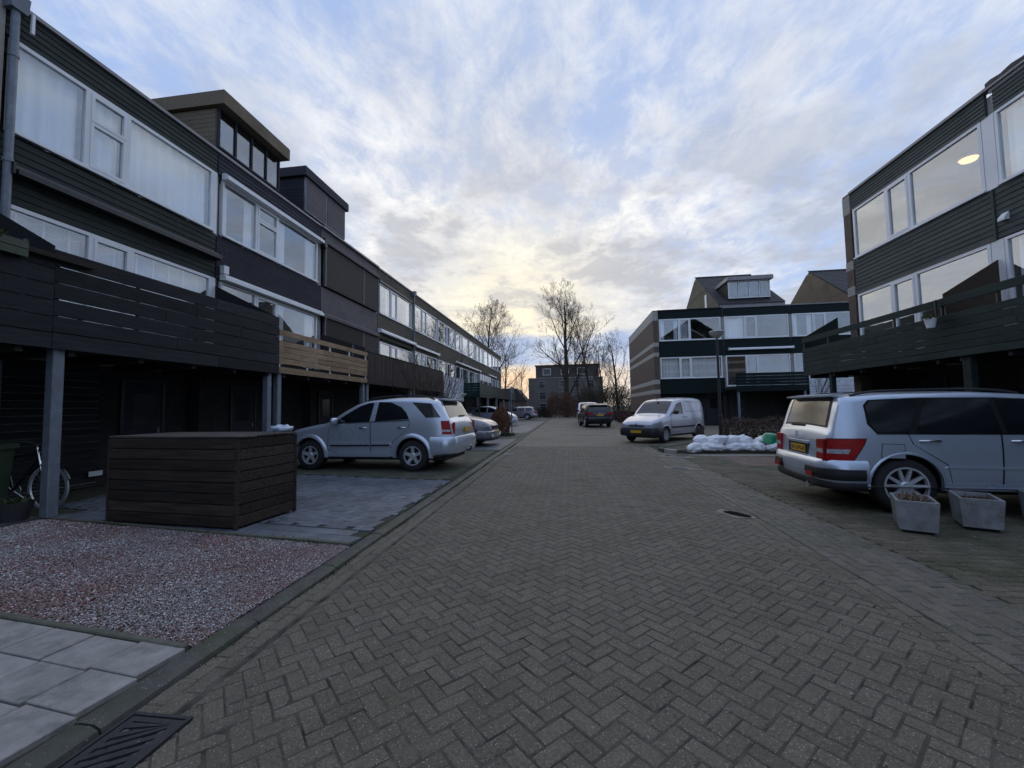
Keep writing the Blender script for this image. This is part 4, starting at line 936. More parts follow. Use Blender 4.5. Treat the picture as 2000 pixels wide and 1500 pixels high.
        bxp('underbody', M_plastic, s.e, -s.hl + .25, s.hl - .3, -s.hw + .28, s.hw - .28, s.bot - .06, s.sp['r'] * 2)
    def tess(s, poly, step=.09):
        b = bmesh.new(); vs = [b.verts.new((p[0], 0, p[1])) for p in poly]; b.faces.new(vs)
        x0, x1 = min(p[0] for p in poly), max(p[0] for p in poly); z0, z1 = min(p[1] for p in poly), max(p[1] for p in poly)
        for ax, lo, hi in ((0, x0, x1), (2, z0, z1)):
            n = int((hi - lo) / step)
            for k in range(1, n + 1):
                co = [0, 0, 0]; co[ax] = lo + (hi - lo) * k / (n + 1); no = [0, 0, 0]; no[ax] = 1
                bmesh.ops.bisect_plane(b, geom=b.verts[:] + b.edges[:] + b.faces[:], plane_co=co, plane_no=no)
        b.verts.index_update(); V = [tuple(v.co) for v in b.verts]; F = [tuple(v.index for v in f.verts) for f in b.faces]; b.free(); return V, F
    def skin(s, name, poly, m, parent=None, off=.006, sides=(1, -1), label=None, thick=.03):  # a panel lying on the flank
        V, F = s.tess(poly)
        for sg in sides:
            b = MB(); b.add([(x, sg * (s.side(x, z) + off), z) for x, _, z in V], F)
            o = b.build(name, m, parent or s.e, smooth=60, fix=False)
            bm = bmesh.new(); bm.from_mesh(o.data); bmesh.ops.recalc_face_normals(bm, faces=bm.faces)
            if bm.faces and sum(f.normal.y * sg for f in bm.faces) < 0: bmesh.ops.reverse_faces(bm, faces=bm.faces)
            eb = [e for e in bm.edges if e.is_boundary]; ret = bmesh.ops.extrude_edge_only(bm, edges=eb)
            for v in [q for q in ret['geom'] if isinstance(q, bmesh.types.BMVert)]: v.co.y -= sg * thick
            bm.to_mesh(o.data); bm.free(); o.data.shade_smooth(); o.data.set_sharp_from_angle(angle=R(40))
            if label: o['label'] = label
        return o
    def strip(s, name, x0, x1, w0, w1, m, off=.007, n=10, parent=None, inset=(0, 0), thick=.03):       # a sheet lying on top profile (windscreen, rear window)
        pts = []
        for k in range(n + 1):
            x = x0 + (x1 - x0) * k / n; z = s.T(x); h = .01; dz = (s.T(x - h) - s.T(x + h)) / (2 * h); nn = Vector((dz, 0, 1)).normalized() if True else None
            w = w0 + (w1 - w0) * k / n; r = s.sp.get('rad', .10); cr = s.sp.get('crown', .03)
            y1 = s.side(x, z - r); yt = max(y1 - r * 1.35, y1 * .5); row = []
            for q in range(-6, 7):
                y = q / 6 * min(w, yt * 1.02); f = abs(y) / yt; row.append((x + nn.x * off, y, z + cr * (1 - min(f, 1) ** 2) + nn.z * off))
            pts.append(row)
        b = MB(); b.add([p for r_ in pts for p in r_], [(i * 13 + q, i * 13 + q + 1, (i + 1) * 13 + q + 1, (i + 1) * 13 + q) for i in range(n) for q in range(12)]); return b.build(name, m, parent or s.e, smooth=60)
    def face(s, name, poly, m, x, parent=None, d=.02, nx=-1, sides=(1,)):        # flat panel on the front or back, poly in (y,z)
        for sg in sides: o = MB().prism([(sg * y, z) for y, z in poly], x, x + nx * d, 'x').build(name, m, parent or s.e)
        return o
    def wheels(s):
        r = s.sp['r']; wd = s.sp.get('tw', .225); rr = r * s.sp.get('rim', .66); ns = s.sp.get('spokes', 5)
        key = (round(r, 3), wd, round(rr, 3), ns, s.sp.get('rimm', M_alloy).name, s.sp.get('split', False))
        if key not in CACHE:
            h = wd / 2
            hub = MB().lathe([(.0, h - .12), (rr * .98, h - .12), (rr * .98, -h + .01), (0, -h + .01)], 28, 'y').mesh('wheel', M_plastic, 40)
            ty = MB().lathe([(rr, h - .012), (rr + .012, h), (r - .045, h), (r - .012, h - .02), (r, h - .055), (r, -h + .055), (r - .012, -h + .02), (r - .045, -h), (rr, -h)], 40, 'y').mesh('tyre', M_tyre, 40)
            b = MB(); b.lathe([(rr + .004, h - .008), (rr + .004, h + .004), (rr - .018, h + .004), (rr - .022, h - .05)], 40, 'y'); b.lathe([(0, h - .005), (.05, h - .006), (.065, h - .02), (.068, h - .06)], 20, 'y')
            for k in range(ns):
                a = 2 * math.pi * k / ns + .3; ca, sa = math.cos(a), math.sin(a)
                offs = (-.075, .075) if s.sp.get('split') else (0,)
                for oo in offs:
                    w0, w1 = (.026, .017) if s.sp.get('split') else (.042, .036); V = []
                    for rad, w, y in ((.045, w0, h - .022), (rr - .01, w1, h - .004)):
                        c = oo * (rad / rr)
                        for dy in (0, -.035):
                            for sg in (-1, 1): V.append((ca * rad - sa * (c + sg * w), y + dy, sa * rad + ca * (c + sg * w)))
                    b.add(V, [(0, 1, 5, 4), (2, 6, 7, 3), (0, 4, 6, 2), (1, 3, 7, 5), (4, 5, 7, 6)])
            CACHE[key] = (hub, ty, b.mesh('rim', s.sp.get('rimm', M_alloy), 35))
        hub, ty, rim = CACHE[key]
        for ax in s.sp['axles']:
            for sg in (1, -1):
                w = link('wheel', hub, s.e, (ax, sg * (s.hw - wd / 2 - s.sp.get('wi', .02)), r), (0, 0, 0 if sg > 0 else math.pi)); link('tyre', ty, w); link('rim', rim, w)
    def bumper(s, name, end, z0, z1, m, wrap=.55, out=.03, thick=.12, parent=None, skip=None):       # swept around the front (1) or the back (-1)
        xe = end * (s.hl + out - .01); P = []; n = 9; wm = s.side(end * (s.hl - wrap), (z0 + z1) / 2) + out * .7; we = s.side(end * (s.hl - .02), (z0 + z1) / 2) 
        P.append((end * (s.hl - wrap), wm))
        for k in range(n + 1):
            a = k / n * math.pi / 2; P.append((xe - end * .28 * (1 - math.sin(a)), wm - (wm - we * .80) * (1 - math.cos(a)) ** 1.0 if True else 0))
        P.append((xe + end * .015, we * .45)); P.append((xe + end * .022, 0))
        if skip:
            q = [p for p in P if p[1] > skip] + [(xe + end * .012, skip)]; o = s._sweep(name, q, end, z0, z1, m, thick, parent); s._sweep(name, [(x, -y) for x, y in q], end, z0, z1, m, thick, parent); return o
        return s._sweep(name, P + [(x, -y) for x, y in P[-2::-1]], end, z0, z1, m, thick, parent)
    def _sweep(s, name, path, end, z0, z1, m, thick, parent):
        b = MB(); V = []; m_ = (z1 - z0)
        prof = [(-thick, z0), (-.02, z0), (0, z0 + m_ * .2), (.012, z0 + m_ * .5), (0, z1 - m_ * .12), (-.03, z1), (-thick, z1)]; np_ = len(prof)
        for i, (x, y) in enumerate(path):
            a, c = path[max(i - 1, 0)], path[min(i + 1, len(path) - 1)]; t = Vector((c[0] - a[0], c[1] - a[1])).normalized(); nn = Vector((t.y, -t.x)) 
            if nn.dot(Vector((end, 0)) * .5 + Vector((0, 1 if y > 0 else -1)) * .5 if abs(y) > .02 else Vector((end, 0))) < 0: nn = -nn
            V += [(x + nn.x * d, y + nn.y * d, z) for d, z in prof]
        F = [(i * np_ + k, (i + 1) * np_ + k, (i + 1) * np_ + k + 1, i * np_ + k + 1) for i in range(len(path) - 1) for k in range(np_ - 1)] + [tuple(range(np_)), tuple(range(len(V) - np_, len(V)))]
        b.add(V, F); return b.build(name, m, parent or s.e, smooth=35)
    def windows(s, polys, m=None, off=.006):
        for p in polys: s.skin('side_window', p, m or M_cargl, off=off, thick=.01)
    def door(s, poly):
        d = s.skin('door_gap', s.grow(poly, .008), M_gap, s.bodyo, .0025, thick=.02); s.skin('door', poly, s.P, s.e, .005, thick=.004); return d
    def grow(s, poly, g_):
        c = Vector((sum(p[0] for p in poly) / len(poly), sum(p[1] for p in poly) / len(poly))); return [tuple(Vector(p) + (Vector(p) - c).normalized() * g_ * 1.3) for p in poly]
    def handle(s, x, z, m=None, l=.2):
        for sg in (1, -1): MB().tube([(x - l / 2, sg * (s.side(x, z) + .004), z), (x - l / 4, sg * (s.side(x, z) + .035), z + .004), (x + l / 4, sg * (s.side(x, z) + .035), z + .004), (x + l / 2, sg * (s.side(x, z) + .004), z)], .014, 6).build('door_handle', m or s.P, s.e, smooth=60)
    def mirror(s, x, z, m=None, sz=(.1, .2, .15)):
        for sg in (1, -1):
            y = s.side(x, z); b = MB(); b.cbox(x - .02, x + sz[0], min(sg * (y + .05), sg * (y + .05 + sz[1])), max(sg * (y + .05), sg * (y + .05 + sz[1])), z, z + sz[2], .035); o = b.build('mirror', m or s.P, s.e, smooth=60)
            bxp('mirror_stalk', M_plastic, o, x + .01, x + .06, min(sg * (y - .04), sg * (y + .06)), max(sg * (y - .04), sg * (y + .06)), z + .01, z + .06)
    def rails(s, x0, x1, m=None, inset=.13, h=.05):
        for sg in (1, -1):
            pts = []
            for k in range(13):
                t = k / 12; x = x0 + (x1 - x0) * t; z = s.T(x) + .01 + h * min(1, math.sin(math.pi * t) * 3.0); pts.append((x, sg * (s.side(x, s.T(x) - .1) - inset), z))
            MB().tube(pts, .018, 6).build('roof_rail', m or M_plastic, s.e, smooth=60)
    def arches(s, m=None, w=.07, off=.016):
        for ax in s.sp['axles']:
            r = s.sp['r'] + s.sp.get('archgap', .055); zc = s.sp['r'] + .015; n = 18; a0, a1 = R(-8), R(188)
            out = []; inn = []
            for k in range(n + 1): a = a0 + (a1 - a0) * k / n; inn.append((ax + (r - .004) * math.cos(a), zc + (r - .004) * math.sin(a))); out.append((ax + (r + w) * math.cos(a), zc + (r + w) * math.sin(a)))
            for sg in (1, -1):
                b = MB(); V = []
                for (p, q) in zip(inn, out):
                    mid = ((p[0] + q[0]) / 2, (p[1] + q[1]) / 2)
                    V += [(p[0], sg * (s.side(*p) - .05), p[1]), (p[0], sg * (s.side(*p) + off), p[1]), (mid[0], sg * (s.side(*mid) + off * 1.1), mid[1]), (q[0], sg * (s.side(*q) + .001), q[1])]
                b.add(V, [(4 * k + j, 4 * k + 4 + j, 4 * k + 5 + j, 4 * k + 1 + j) for k in range(n) for j in range(3)]); b.build('wheel_arch', m or s.P, s.e, smooth=50)
    def plate(s, x, z, nx, text=None, w=.52, h=.11, y=0.0, tilt=0.0):
        b = MB(); b.box(-.006, .006, -w / 2, w / 2, -h / 2, h / 2); p = b.build('number_plate', M_plate, s.e, loc=(x, y, z), rot=(0, tilt, 0))
        bxp('plate_band', M_blue, p, nx * .0062 if nx < 0 else .0062, nx * .0068 if nx < 0 else .0068, -w / 2 * nx * -1 if False else (w / 2 - .045 if nx < 0 else -w / 2), (w / 2 if nx < 0 else -w / 2 + .045), -h / 2, h / 2) if nx > 0 else MB().box(-.0072, -.0062, w / 2 - .045, w / 2, -h / 2, h / 2).build('plate_band', M_blue, p)
        if text: letters('plate_lettering', text, h * .78, M_gap, p, (nx * .0075, (.02 if nx < 0 else -.02) * -1, -h * .28), (math.pi / 2, 0, -math.pi / 2 if nx < 0 else math.pi / 2), w * .84)
        return p
def letters(name, text, size, m, parent, loc, rot, width=None):
    cu = bpy.data.curves.new('lettering', 'FONT'); cu.body = text; cu.size = size; cu.align_x = 'CENTER'; cu.extrude = .0008
    t = bpy.data.objects.new('lettering', cu); COL.objects.link(t); bpy.context.view_layer.update()
    me = bpy.data.meshes.new_from_object(t.evaluated_get(bpy.context.evaluated_depsgraph_get())); bpy.data.objects.remove(t)
    if width and len(me.vertices):
        xs = [v.co.x for v in me.vertices]; k = width / (max(xs) - min(xs))
        for v in me.vertices: v.co.x *= k
    me.materials.clear(); me.materials.append(m); return link(name, me, parent, loc, rot)
# silver off-roader parked nose-in on the left
sp = dict(L=4.57, W=1.86, bot=.30, belt=1.12, paint=P_silver, axles=(1.425, -1.285), r=.365, tw=.25, rim=.60, spokes=5, tumble=.155, rad=.11,
          top=[(2.285, .50), (2.275, .72), (2.20, .88), (1.95, .985), (1.30, 1.10), (.98, 1.15), (.55, 1.42), (.20, 1.60), (-.10, 1.675), (-.7, 1.72), (-1.4, 1.705), (-1.82, 1.655), (-1.92, 1.60), (-2.12, 1.24), (-2.20, 1.12), (-2.25, 1.0), (-2.285, .72), (-2.285, .52)], fa=.26, ra=.14)
c = Car('off_roader', 'silver off-roader with a tow hook, parked nose-in beside the wooden box', sp, (-4.84, 10.30, ZL), math.atan2(.20, -2.74))
c.door([(.92, .50), (.90, .95), (.78, 1.12), (-.20, 1.135), (-.22, .42), (.62, .42)]); c.door([(-.24, .42), (-.22, 1.135), (-1.22, 1.17), (-1.18, 1.0), (-.80, .70), (-.72, .42)])
c.windows([[(.76, 1.145), (.48, 1.33), (.10, 1.545), (-.12, 1.615), (-.26, 1.625), (-.18, 1.16)], [(-.38, 1.635), (-.70, 1.62), (-.98, 1.50), (-1.12, 1.36), (-1.20, 1.215), (-.32, 1.175)], [(-1.24, 1.61), (-1.72, 1.575), (-1.97, 1.25), (-1.62, 1.245)]])
c.skin('pillar_strip', [(-.27, 1.64), (-.365, 1.64), (-.31, 1.16), (-.20, 1.16)], c.P, off=.004); c.strip('windscreen', .94, .02, .70, .60, M_cargl); c.strip('rear_window', -1.90, -2.13, .60, .70, M_cargl)
c.skin('tail_lamp', [(-1.98, 1.17), (-2.16, 1.17), (-2.235, .86), (-2.02, .86)], M_red, off=.012); c.skin('tail_lamp_white', [(-2.02, .965), (-2.20, .965), (-2.215, .915), (-2.02, .915)], M_clear, off=.015)
c.face('tail_lamp', [(.70, 1.13), (.80, 1.13), (.80, .86), (.72, .86)], M_red, -2.235, d=.03, sides=(1, -1))
c.bumper('rear_bumper', -1, .42, .80, c.P, wrap=.55, out=.05, thick=.2); c.bumper('front_bumper', 1, .34, .70, c.P, wrap=.5, out=.03)
c.arches(w=.085, off=.035); c.skin('side_trim', [(.86, .60), (.86, .665), (-.21, .675), (-.21, .61)], c.P, off=.022); c.skin('side_trim', [(-.25, .61), (-.25, .675), (-.72, .68), (-.74, .615)], c.P, off=.022)
c.skin('side_trim_band', [(.84, .585), (.84, .618), (-.205, .626), (-.205, .592)], M_gap, off=.028, thick=.012); c.skin('side_trim_band', [(-.255, .592), (-.255, .626), (-.72, .632), (-.735, .598)], M_gap, off=.028, thick=.012); c.skin('belt_shadow', [(.78, 1.128), (.78, 1.142), (-1.2, 1.20), (-1.2, 1.186)], M_gap, off=.008, thick=.01); c.skin('sill', [(.88, .34), (.88, .43), (-.72, .43), (-.72, .34)], c.P, off=.03)  # dark strip below the side windows is a painted belt-line shadow
for hx in (-.02, -1.02): c.handle(hx, 1.02, M_chrome)
c.mirror(.62, 1.12); c.rails(.0, -1.75); c.plate(-2.30, .93, -1, y=-.1)
c.skin('headlamp', [(2.22, .84), (2.05, .92), (1.86, .93), (1.95, .78), (2.18, .74)], M_clear, off=.008)
sp_ = MB().prism([(-1.78, 1.675), (-1.80, 1.70), (-2.06, 1.665), (-2.05, 1.63)], -.58, .58, 'y').build('spoiler', c.P, c.e)
MB().prism([(-1.92, 1.70), (-2.13, 1.83), (-2.145, 1.825), (-1.95, 1.69)], -.56, -.18, 'y').build('raised_hatch_flap', M_white, c.e)
MB().tube([(-2.2, 0, .42), (-2.36, 0, .42), (-2.42, 0, .45), (-2.42, 0, .52)], .022, 8).build('tow_hook', M_dark_metal, c.e, smooth=60); MB().lathe([(.0, .56), (.018, .553), (.025, .535), (.018, .517), (0, .51)], 10, 'z', (-2.42, 0, 0)).build('tow_ball', M_chrome, c.e, smooth=60)
bxp('wiper', M_plastic, c.e, -2.16, -2.13, -.35, .05, 1.26, 1.28)
# silver boxy off-roader on the right, back to the road
sp = dict(L=4.53, W=1.84, bot=.30, belt=1.06, paint=P_silver2, axles=(1.395, -1.36), r=.362, tw=.24, rim=.70, spokes=5, split=True, tumble=.125, rad=.085, ra=.12, rx=.80, fx=.7, crown=.025,
          top=[(2.265, .50), (2.25, .86), (2.15, .97), (1.10, 1.09), (.92, 1.13), (.40, 1.50), (.12, 1.56), (-.5, 1.61), (-1.5, 1.605), (-1.98, 1.565), (-2.03, 1.545), (-2.15, 1.13), (-2.20, 1.06), (-2.235, .92), (-2.255, .74), (-2.265, .55)])
GA = R(-5)
gx_, gy_ = 4.40, 6.18                                                   # near rear wheel, outer face on the ground
cx = gx_ + 1.36 * math.cos(GA) - .92 * math.sin(GA); cy = gy_ + 1.36 * math.sin(GA) + .92 * math.cos(GA)
c = Car('off_roader', 'boxy silver off-roader with red tail lamps, parked behind the concrete planters', sp, (cx, cy, 0), GA)
c.door([(.86, .50), (.86, .92), (.80, 1.035), (-.30, 1.045), (-.32, .42), (.80, .42)]); c.door([(-.34, .42), (-.32, 1.045), (-1.30, 1.05), (-1.26, .92), (-.90, .66), (-.86, .42)])
c.windows([[(.80, 1.075), (.46, 1.36), (.20, 1.475), (-.10, 1.50), (-.30, 1.505), (-.24, 1.07)], [(-.36, 1.51), (-1.05, 1.52), (-1.22, 1.075), (-.30, 1.07)], [(-1.14, 1.52), (-1.68, 1.50), (-1.74, 1.44), (-1.735, 1.20), (-1.66, 1.085), (-1.30, 1.075)]])
c.skin('window_band', [(.84, 1.062), (.46, 1.375), (.20, 1.49), (-.3, 1.525), (-1.1, 1.54), (-1.70, 1.52), (-1.765, 1.45), (-1.76, 1.19), (-1.67, 1.067)], M_gap, off=.002); c.skin('window_trim', [(.84, 1.048), (.84, 1.062), (-1.67, 1.067), (-1.67, 1.053)], M_chrome, off=.008, thick=.01)
c.strip('windscreen', .88, .20, .70, .62, M_cargl); c.strip('rear_window', -2.02, -2.145, .58, .64, M_cargl); c.strip('rear_window_frame', -2.012, -2.155, .64, .70, M_plastic, off=.003)
c.skin('tail_lamp', [(-1.80, .99), (-2.22, .985), (-2.245, .80), (-2.255, .69), (-1.99, .67), (-1.83, .92)], M_red, off=.014, thick=.05); c.skin('tail_lamp_white', [(-1.99, .85), (-2.235, .85), (-2.24, .79), (-2.02, .79)], M_clear, off=.018, thick=.01); c.skin('tail_lamp_rim', [(-1.785, 1.0), (-2.22, .997), (-2.245, .80), (-2.255, .675), (-1.98, .655), (-1.82, .915)], M_plastic, off=.010, thick=.05)
c.face('tail_lamp', [(.63, .975), (.80, .985), (.80, .67), (.60, .69)], M_red, -2.225, d=.045, sides=(1, -1)); c.face('tail_lamp_white', [(.64, .85), (.80, .85), (.80, .79), (.63, .79)], M_clear, -2.268, d=.006, sides=(1, -1))
c.bumper('rear_bumper', -1, .40, .70, c.P, wrap=.46, out=.06, thick=.22); 
c.bumper('bumper_cladding', -1, .30, .42, M_plastic, wrap=.44, out=.055, thick=.2)
c.bumper('bumper_corner', -1, .43, .60, M_plastic, wrap=.42, out=.080, thick=.1, skip=.42)
c.face('fog_lamp', [(.47, .45), (.66, .45), (.66, .51), (.47, .51)], M_red, -2.352, d=.016, sides=(1, -1)); c.bumper('front_bumper', 1, .32, .66, c.P, wrap=.5)
c.skin('skid_trim', [(-1.90, .355), (-1.90, .365), (.9, .365), (.9, .352)], M_chrome, off=.03); c.skin('sill', [(.96, .33), (.96, .42), (-.90, .42), (-.90, .33)], c.P, off=.012); c.skin('side_crease', [(.9, .60), (.9, .625), (-.9, .64), (-.94, .615)], c.P, off=.014)
c.arches(w=.03, off=.008); c.skin('fuel_flap_gap', [(-1.36, .73), (-1.36, .925), (-1.62, .93), (-1.64, .735)], M_gap, off=.002, sides=(-1,)); c.skin('fuel_flap', [(-1.367, .737), (-1.367, .918), (-1.613, .923), (-1.632, .742)], c.P, off=.004, sides=(-1,), thick=.004)
for hx in (-.10, -1.08): c.handle(hx, .965, M_chrome, l=.24)
c.mirror(.66, 1.06); c.rails(.05, -1.85, h=.03); MB().prism([(-1.90, 1.60), (-1.90, 1.625), (-2.13, 1.60), (-2.13, 1.575)], -.66, .66, 'y').build('spoiler', c.P, c.e)
c.face('plate_recess', [(-.34, .72), (.34, .72), (.34, .885), (-.34, .885)], M_plastic, -2.238, d=.02); c.plate(-2.268, .80, -1, '39-GPS-8'); c.face('tailgate_grip', [(-.36, .885), (.36, .885), (.36, .92), (-.36, .92)], c.P, -2.236, d=.045); c.face('tailgate_ledge', [(-.33, .685), (.33, .685), (.30, .715), (-.30, .715)], c.P, -2.24, d=.05)
em = MB(); em.lathe([(.048, -2.262), (.048, -2.27), (.040, -2.27), (.040, -2.262)], 24, 'x', (0, 0, 1.0))
for k in range(3): a = math.pi / 2 + k * 2 * math.pi / 3; em.prism([(.008 * math.cos(a + 1.57), 1.0 + .008 * math.sin(a + 1.57)), (.042 * math.cos(a), 1.0 + .042 * math.sin(a)), (-.008 * math.cos(a + 1.57), 1.0 - .008 * math.sin(a + 1.57))], -2.27, -2.26, 'x')
em.build('emblem', M_chrome, c.e); c.face('model_badge', [(-.62, .945), (-.44, .945), (-.44, .962), (-.62, .962)], M_chrome, -2.248, d=.012)
bxp('wiper', M_plastic, c.e, -2.175, -2.15, -.05, .42, 1.13, 1.155); MB().tube([(-2.2, -.5, .33), (-2.36, -.5, .31)], .045, 10).build('exhaust', M_chrome, c.e, smooth=50)
# silver panel van in the far bay
sp = dict(L=4.11, W=1.72, bot=.26, belt=1.12, paint=P_van, axles=(1.28, -1.41), r=.305, tw=.185, rim=.62, spokes=8, tumble=.13, rad=.13, fa=.24, ra=.08, rimm=mat('steel_rim', (0.32, 0.33, 0.35), rough=.5, metal=.4),
          top=[(2.055, .48), (2.04, .70), (1.95, .83), (1.55, .98), (1.02, 1.10), (.42, 1.60), (.20, 1.70), (-.3, 1.775), (-1.2, 1.79), (-1.85, 1.74), (-1.97, 1.62), (-2.03, 1.2), (-2.055, .7), (-2.055, .5)])
VA = math.atan2(-.74, -.67)
vx, vy = 3.78, 17.1; cxv = vx - 1.28 * math.cos(VA) + .84 * math.sin(VA); cyv = vy - 1.28 * math.sin(VA) - .84 * math.cos(VA)
c = Car('delivery_van', 'silver panel van with dark front bumper, parked by the planted island', sp, (cxv, cyv, 0), VA)
c.door([(.90, .50), (.88, 1.08), (-.20, 1.10), (-.20, .40), (.78, .40)]); c.windows([[(.84, 1.13), (.36, 1.52), (.08, 1.60), (-.10, 1.61), (-.12, 1.12)]]); c.strip('windscreen', .98, .34, .72, .62, M_cargl)
c.skin('load_panel_gap', [(-.28, 1.20), (-.28, 1.62), (-1.62, 1.60), (-1.78, 1.20)], M_gap, off=.001); c.skin('load_panel', [(-.295, 1.215), (-.295, 1.605), (-1.61, 1.585), (-1.755, 1.215)], c.P, off=.003, thick=.004)
c.bumper('front_bumper', 1, .28, .60, M_plastic, wrap=.55, out=.05, thick=.2); c.bumper('rear_bumper', -1, .32, .56, M_plastic, wrap=.35, out=.04)
c.skin('headlamp', [(2.02, .64), (1.98, .78), (1.72, .82), (1.70, .72), (1.85, .64)], M_clear, off=.012); c.face('headlamp', [(.36, .63), (.72, .62), (.72, .74), (.40, .72)], M_clear, 2.035, nx=1, d=.02, sides=(1, -1)); c.face('grille', [(-.33, .66), (.33, .66), (.35, .705), (-.35, .705)], M_gap, 2.042, nx=1, d=.018)
c.plate(2.125, .46, 1); c.skin('rub_strip', [(.85, .56), (.85, .63), (-1.05, .63), (-1.05, .56)], M_plastic, off=.02); c.handle(-.08, .98, M_plastic, .16); c.handle(-.32, .98, M_plastic, .12); c.mirror(.70, 1.12, M_plastic); c.arches(w=.03, off=.008)
MB().lathe([(.0, .02), (.05, .015), (.06, 0)], 12, 'z', (.45, 0, 1.70)).build('roof_aerial', M_plastic, c.e); c.face('emblem', [(-.03, .70), (.03, .70), (.04, .76), (0, .79), (-.04, .76)], M_chrome, 2.02, nx=1, d=.03)
# mauve-grey hatchback, nose to the road
sp = dict(L=4.12, W=1.78, bot=.26, belt=1.06, paint=P_mauve, axles=(1.21, -1.395), r=.335, tw=.215, rim=.70, spokes=5, split=True, tumble=.19, rad=.12, fa=.32, ra=.16,
          top=[(2.06, .50), (2.05, .70), (1.98, .84), (1.75, .96), (1.25, 1.07), (.98, 1.12), (.30, 1.44), (-.1, 1.53), (-.8, 1.55), (-1.5, 1.48), (-1.75, 1.38), (-1.98, 1.05), (-2.04, .9), (-2.06, .5)])
c = Car('hatchback', 'mauve-grey hatchback with black roof, nose to the road behind the silver off-roader', sp, (-4.92, 16.22, ZL), R(-4))
c.door([(.90, .46), (.90, 1.03), (-.18, 1.05), (-.18, .40), (.80, .40)]); c.windows([[(.86, 1.08), (.30, 1.36), (-.10, 1.45), (-.20, 1.07)], [(-.26, 1.455), (-.9, 1.44), (-1.3, 1.12), (-.30, 1.07)]])
c.strip('windscreen', .97, .28, .74, .60, M_cargl); c.strip('roof_skin', .24, -1.5, .66, .62, P_black, off=.005, n=14); c.bumper('front_bumper', 1, .30, .58, c.P, wrap=.55, out=.03); c.bumper('lower_lip', 1, .22, .34, M_plastic, wrap=.6, out=.035)
c.skin('headlamp', [(2.00, .76), (1.82, .86), (1.42, .92), (1.46, .84), (1.80, .72)], M_clear, off=.01); c.face('grille', [(-.45, .66), (.45, .66), (.52, .76), (-.52, .76)], M_gap, 2.045, nx=1, d=.02); c.face('daytime_lamp', [(.44, .36), (.66, .36), (.72, .50), (.62, .44), (.48, .42)], M_white, 2.085, nx=1, d=.02, sides=(1, -1)); c.arches(M_plastic, w=.05); c.mirror(.66, 1.06, P_black); c.handle(-.02, .96); c.plate(2.10, .52, 1)
# pale silver hatchback farther on
sp = dict(L=4.08, W=1.73, bot=.26, belt=1.05, paint=P_silver2, axles=(1.24, -1.35), r=.325, tw=.2, rim=.66, spokes=6, tumble=.2, rad=.14, fa=.34, ra=.18,
          top=[(2.04, .50), (2.02, .68), (1.92, .80), (1.55, .98), (1.05, 1.16), (.30, 1.48), (-.1, 1.56), (-.8, 1.57), (-1.5, 1.48), (-1.8, 1.36), (-1.98, 1.0), (-2.03, .8), (-2.04, .5)])
c = Car('hatchback', 'pale silver rounded hatchback behind the clipped brown bush', sp, (-6.15, 33.0, ZL), R(-3))
c.door([(.85, .46), (.85, 1.03), (-.15, 1.05), (-.15, .40), (.75, .40)]); c.windows([[(.82, 1.10), (.26, 1.40), (-.10, 1.48), (-.16, 1.08)], [(-.24, 1.48), (-.85, 1.46), (-1.3, 1.14), (-.26, 1.08)]]); c.strip('windscreen', 1.0, .26, .72, .58, M_cargl); c.skin('headlamp', [(1.96, .70), (1.72, .86), (1.45, .88), (1.75, .68)], M_clear, off=.01)
c.bumper('front_bumper', 1, .28, .56, c.P, wrap=.5); c.mirror(.68, 1.07); c.arches(w=.03)
# grey estate at the end of the row
sp = dict(L=4.7, W=1.80, bot=.26, belt=.98, paint=P_grey, axles=(1.36, -1.32), r=.325, tw=.2, rim=.64, spokes=6, tumble=.17, rad=.10, fa=.25, ra=.1,
          top=[(2.35, .48), (2.33, .68), (2.2, .80), (1.15, .98), (.95, 1.02), (.25, 1.40), (-.1, 1.46), (-1.6, 1.45), (-1.95, 1.40), (-2.22, 1.0), (-2.31, .9), (-2.35, .6)])
c = Car('estate_car', 'grey estate car at the far end of the left row', sp, (-6.1, 49.4, ZL), R(176))
c.door([(.85, .44), (.85, .95), (-.2, .96), (-.2, .38), (.75, .38)]); c.windows([[(.86, 1.01), (.26, 1.34), (-.15, 1.39), (-.18, 1.0)], [(-.25, 1.39), (-1.0, 1.385), (-1.05, 1.0), (-.26, 1.0)], [(-1.1, 1.38), (-1.75, 1.36), (-2.0, 1.05), (-1.14, 1.0)]]); c.strip('rear_window', -1.96, -2.2, .6, .68, M_cargl); c.strip('windscreen', .94, .25, .7, .58, M_cargl)
c.skin('tail_lamp', [(-2.05, 1.05), (-2.2, 1.02), (-2.33, .80), (-2.12, .78)], M_red, off=.012); c.face('tail_lamp', [(.6, 1.0), (.8, 1.0), (.8, .75), (.6, .75)], M_red, -2.30, d=.03, sides=(1, -1)); c.bumper('rear_bumper', -1, .36, .66, c.P, wrap=.5, out=.04); c.rails(.0, -1.7, M_chrome)
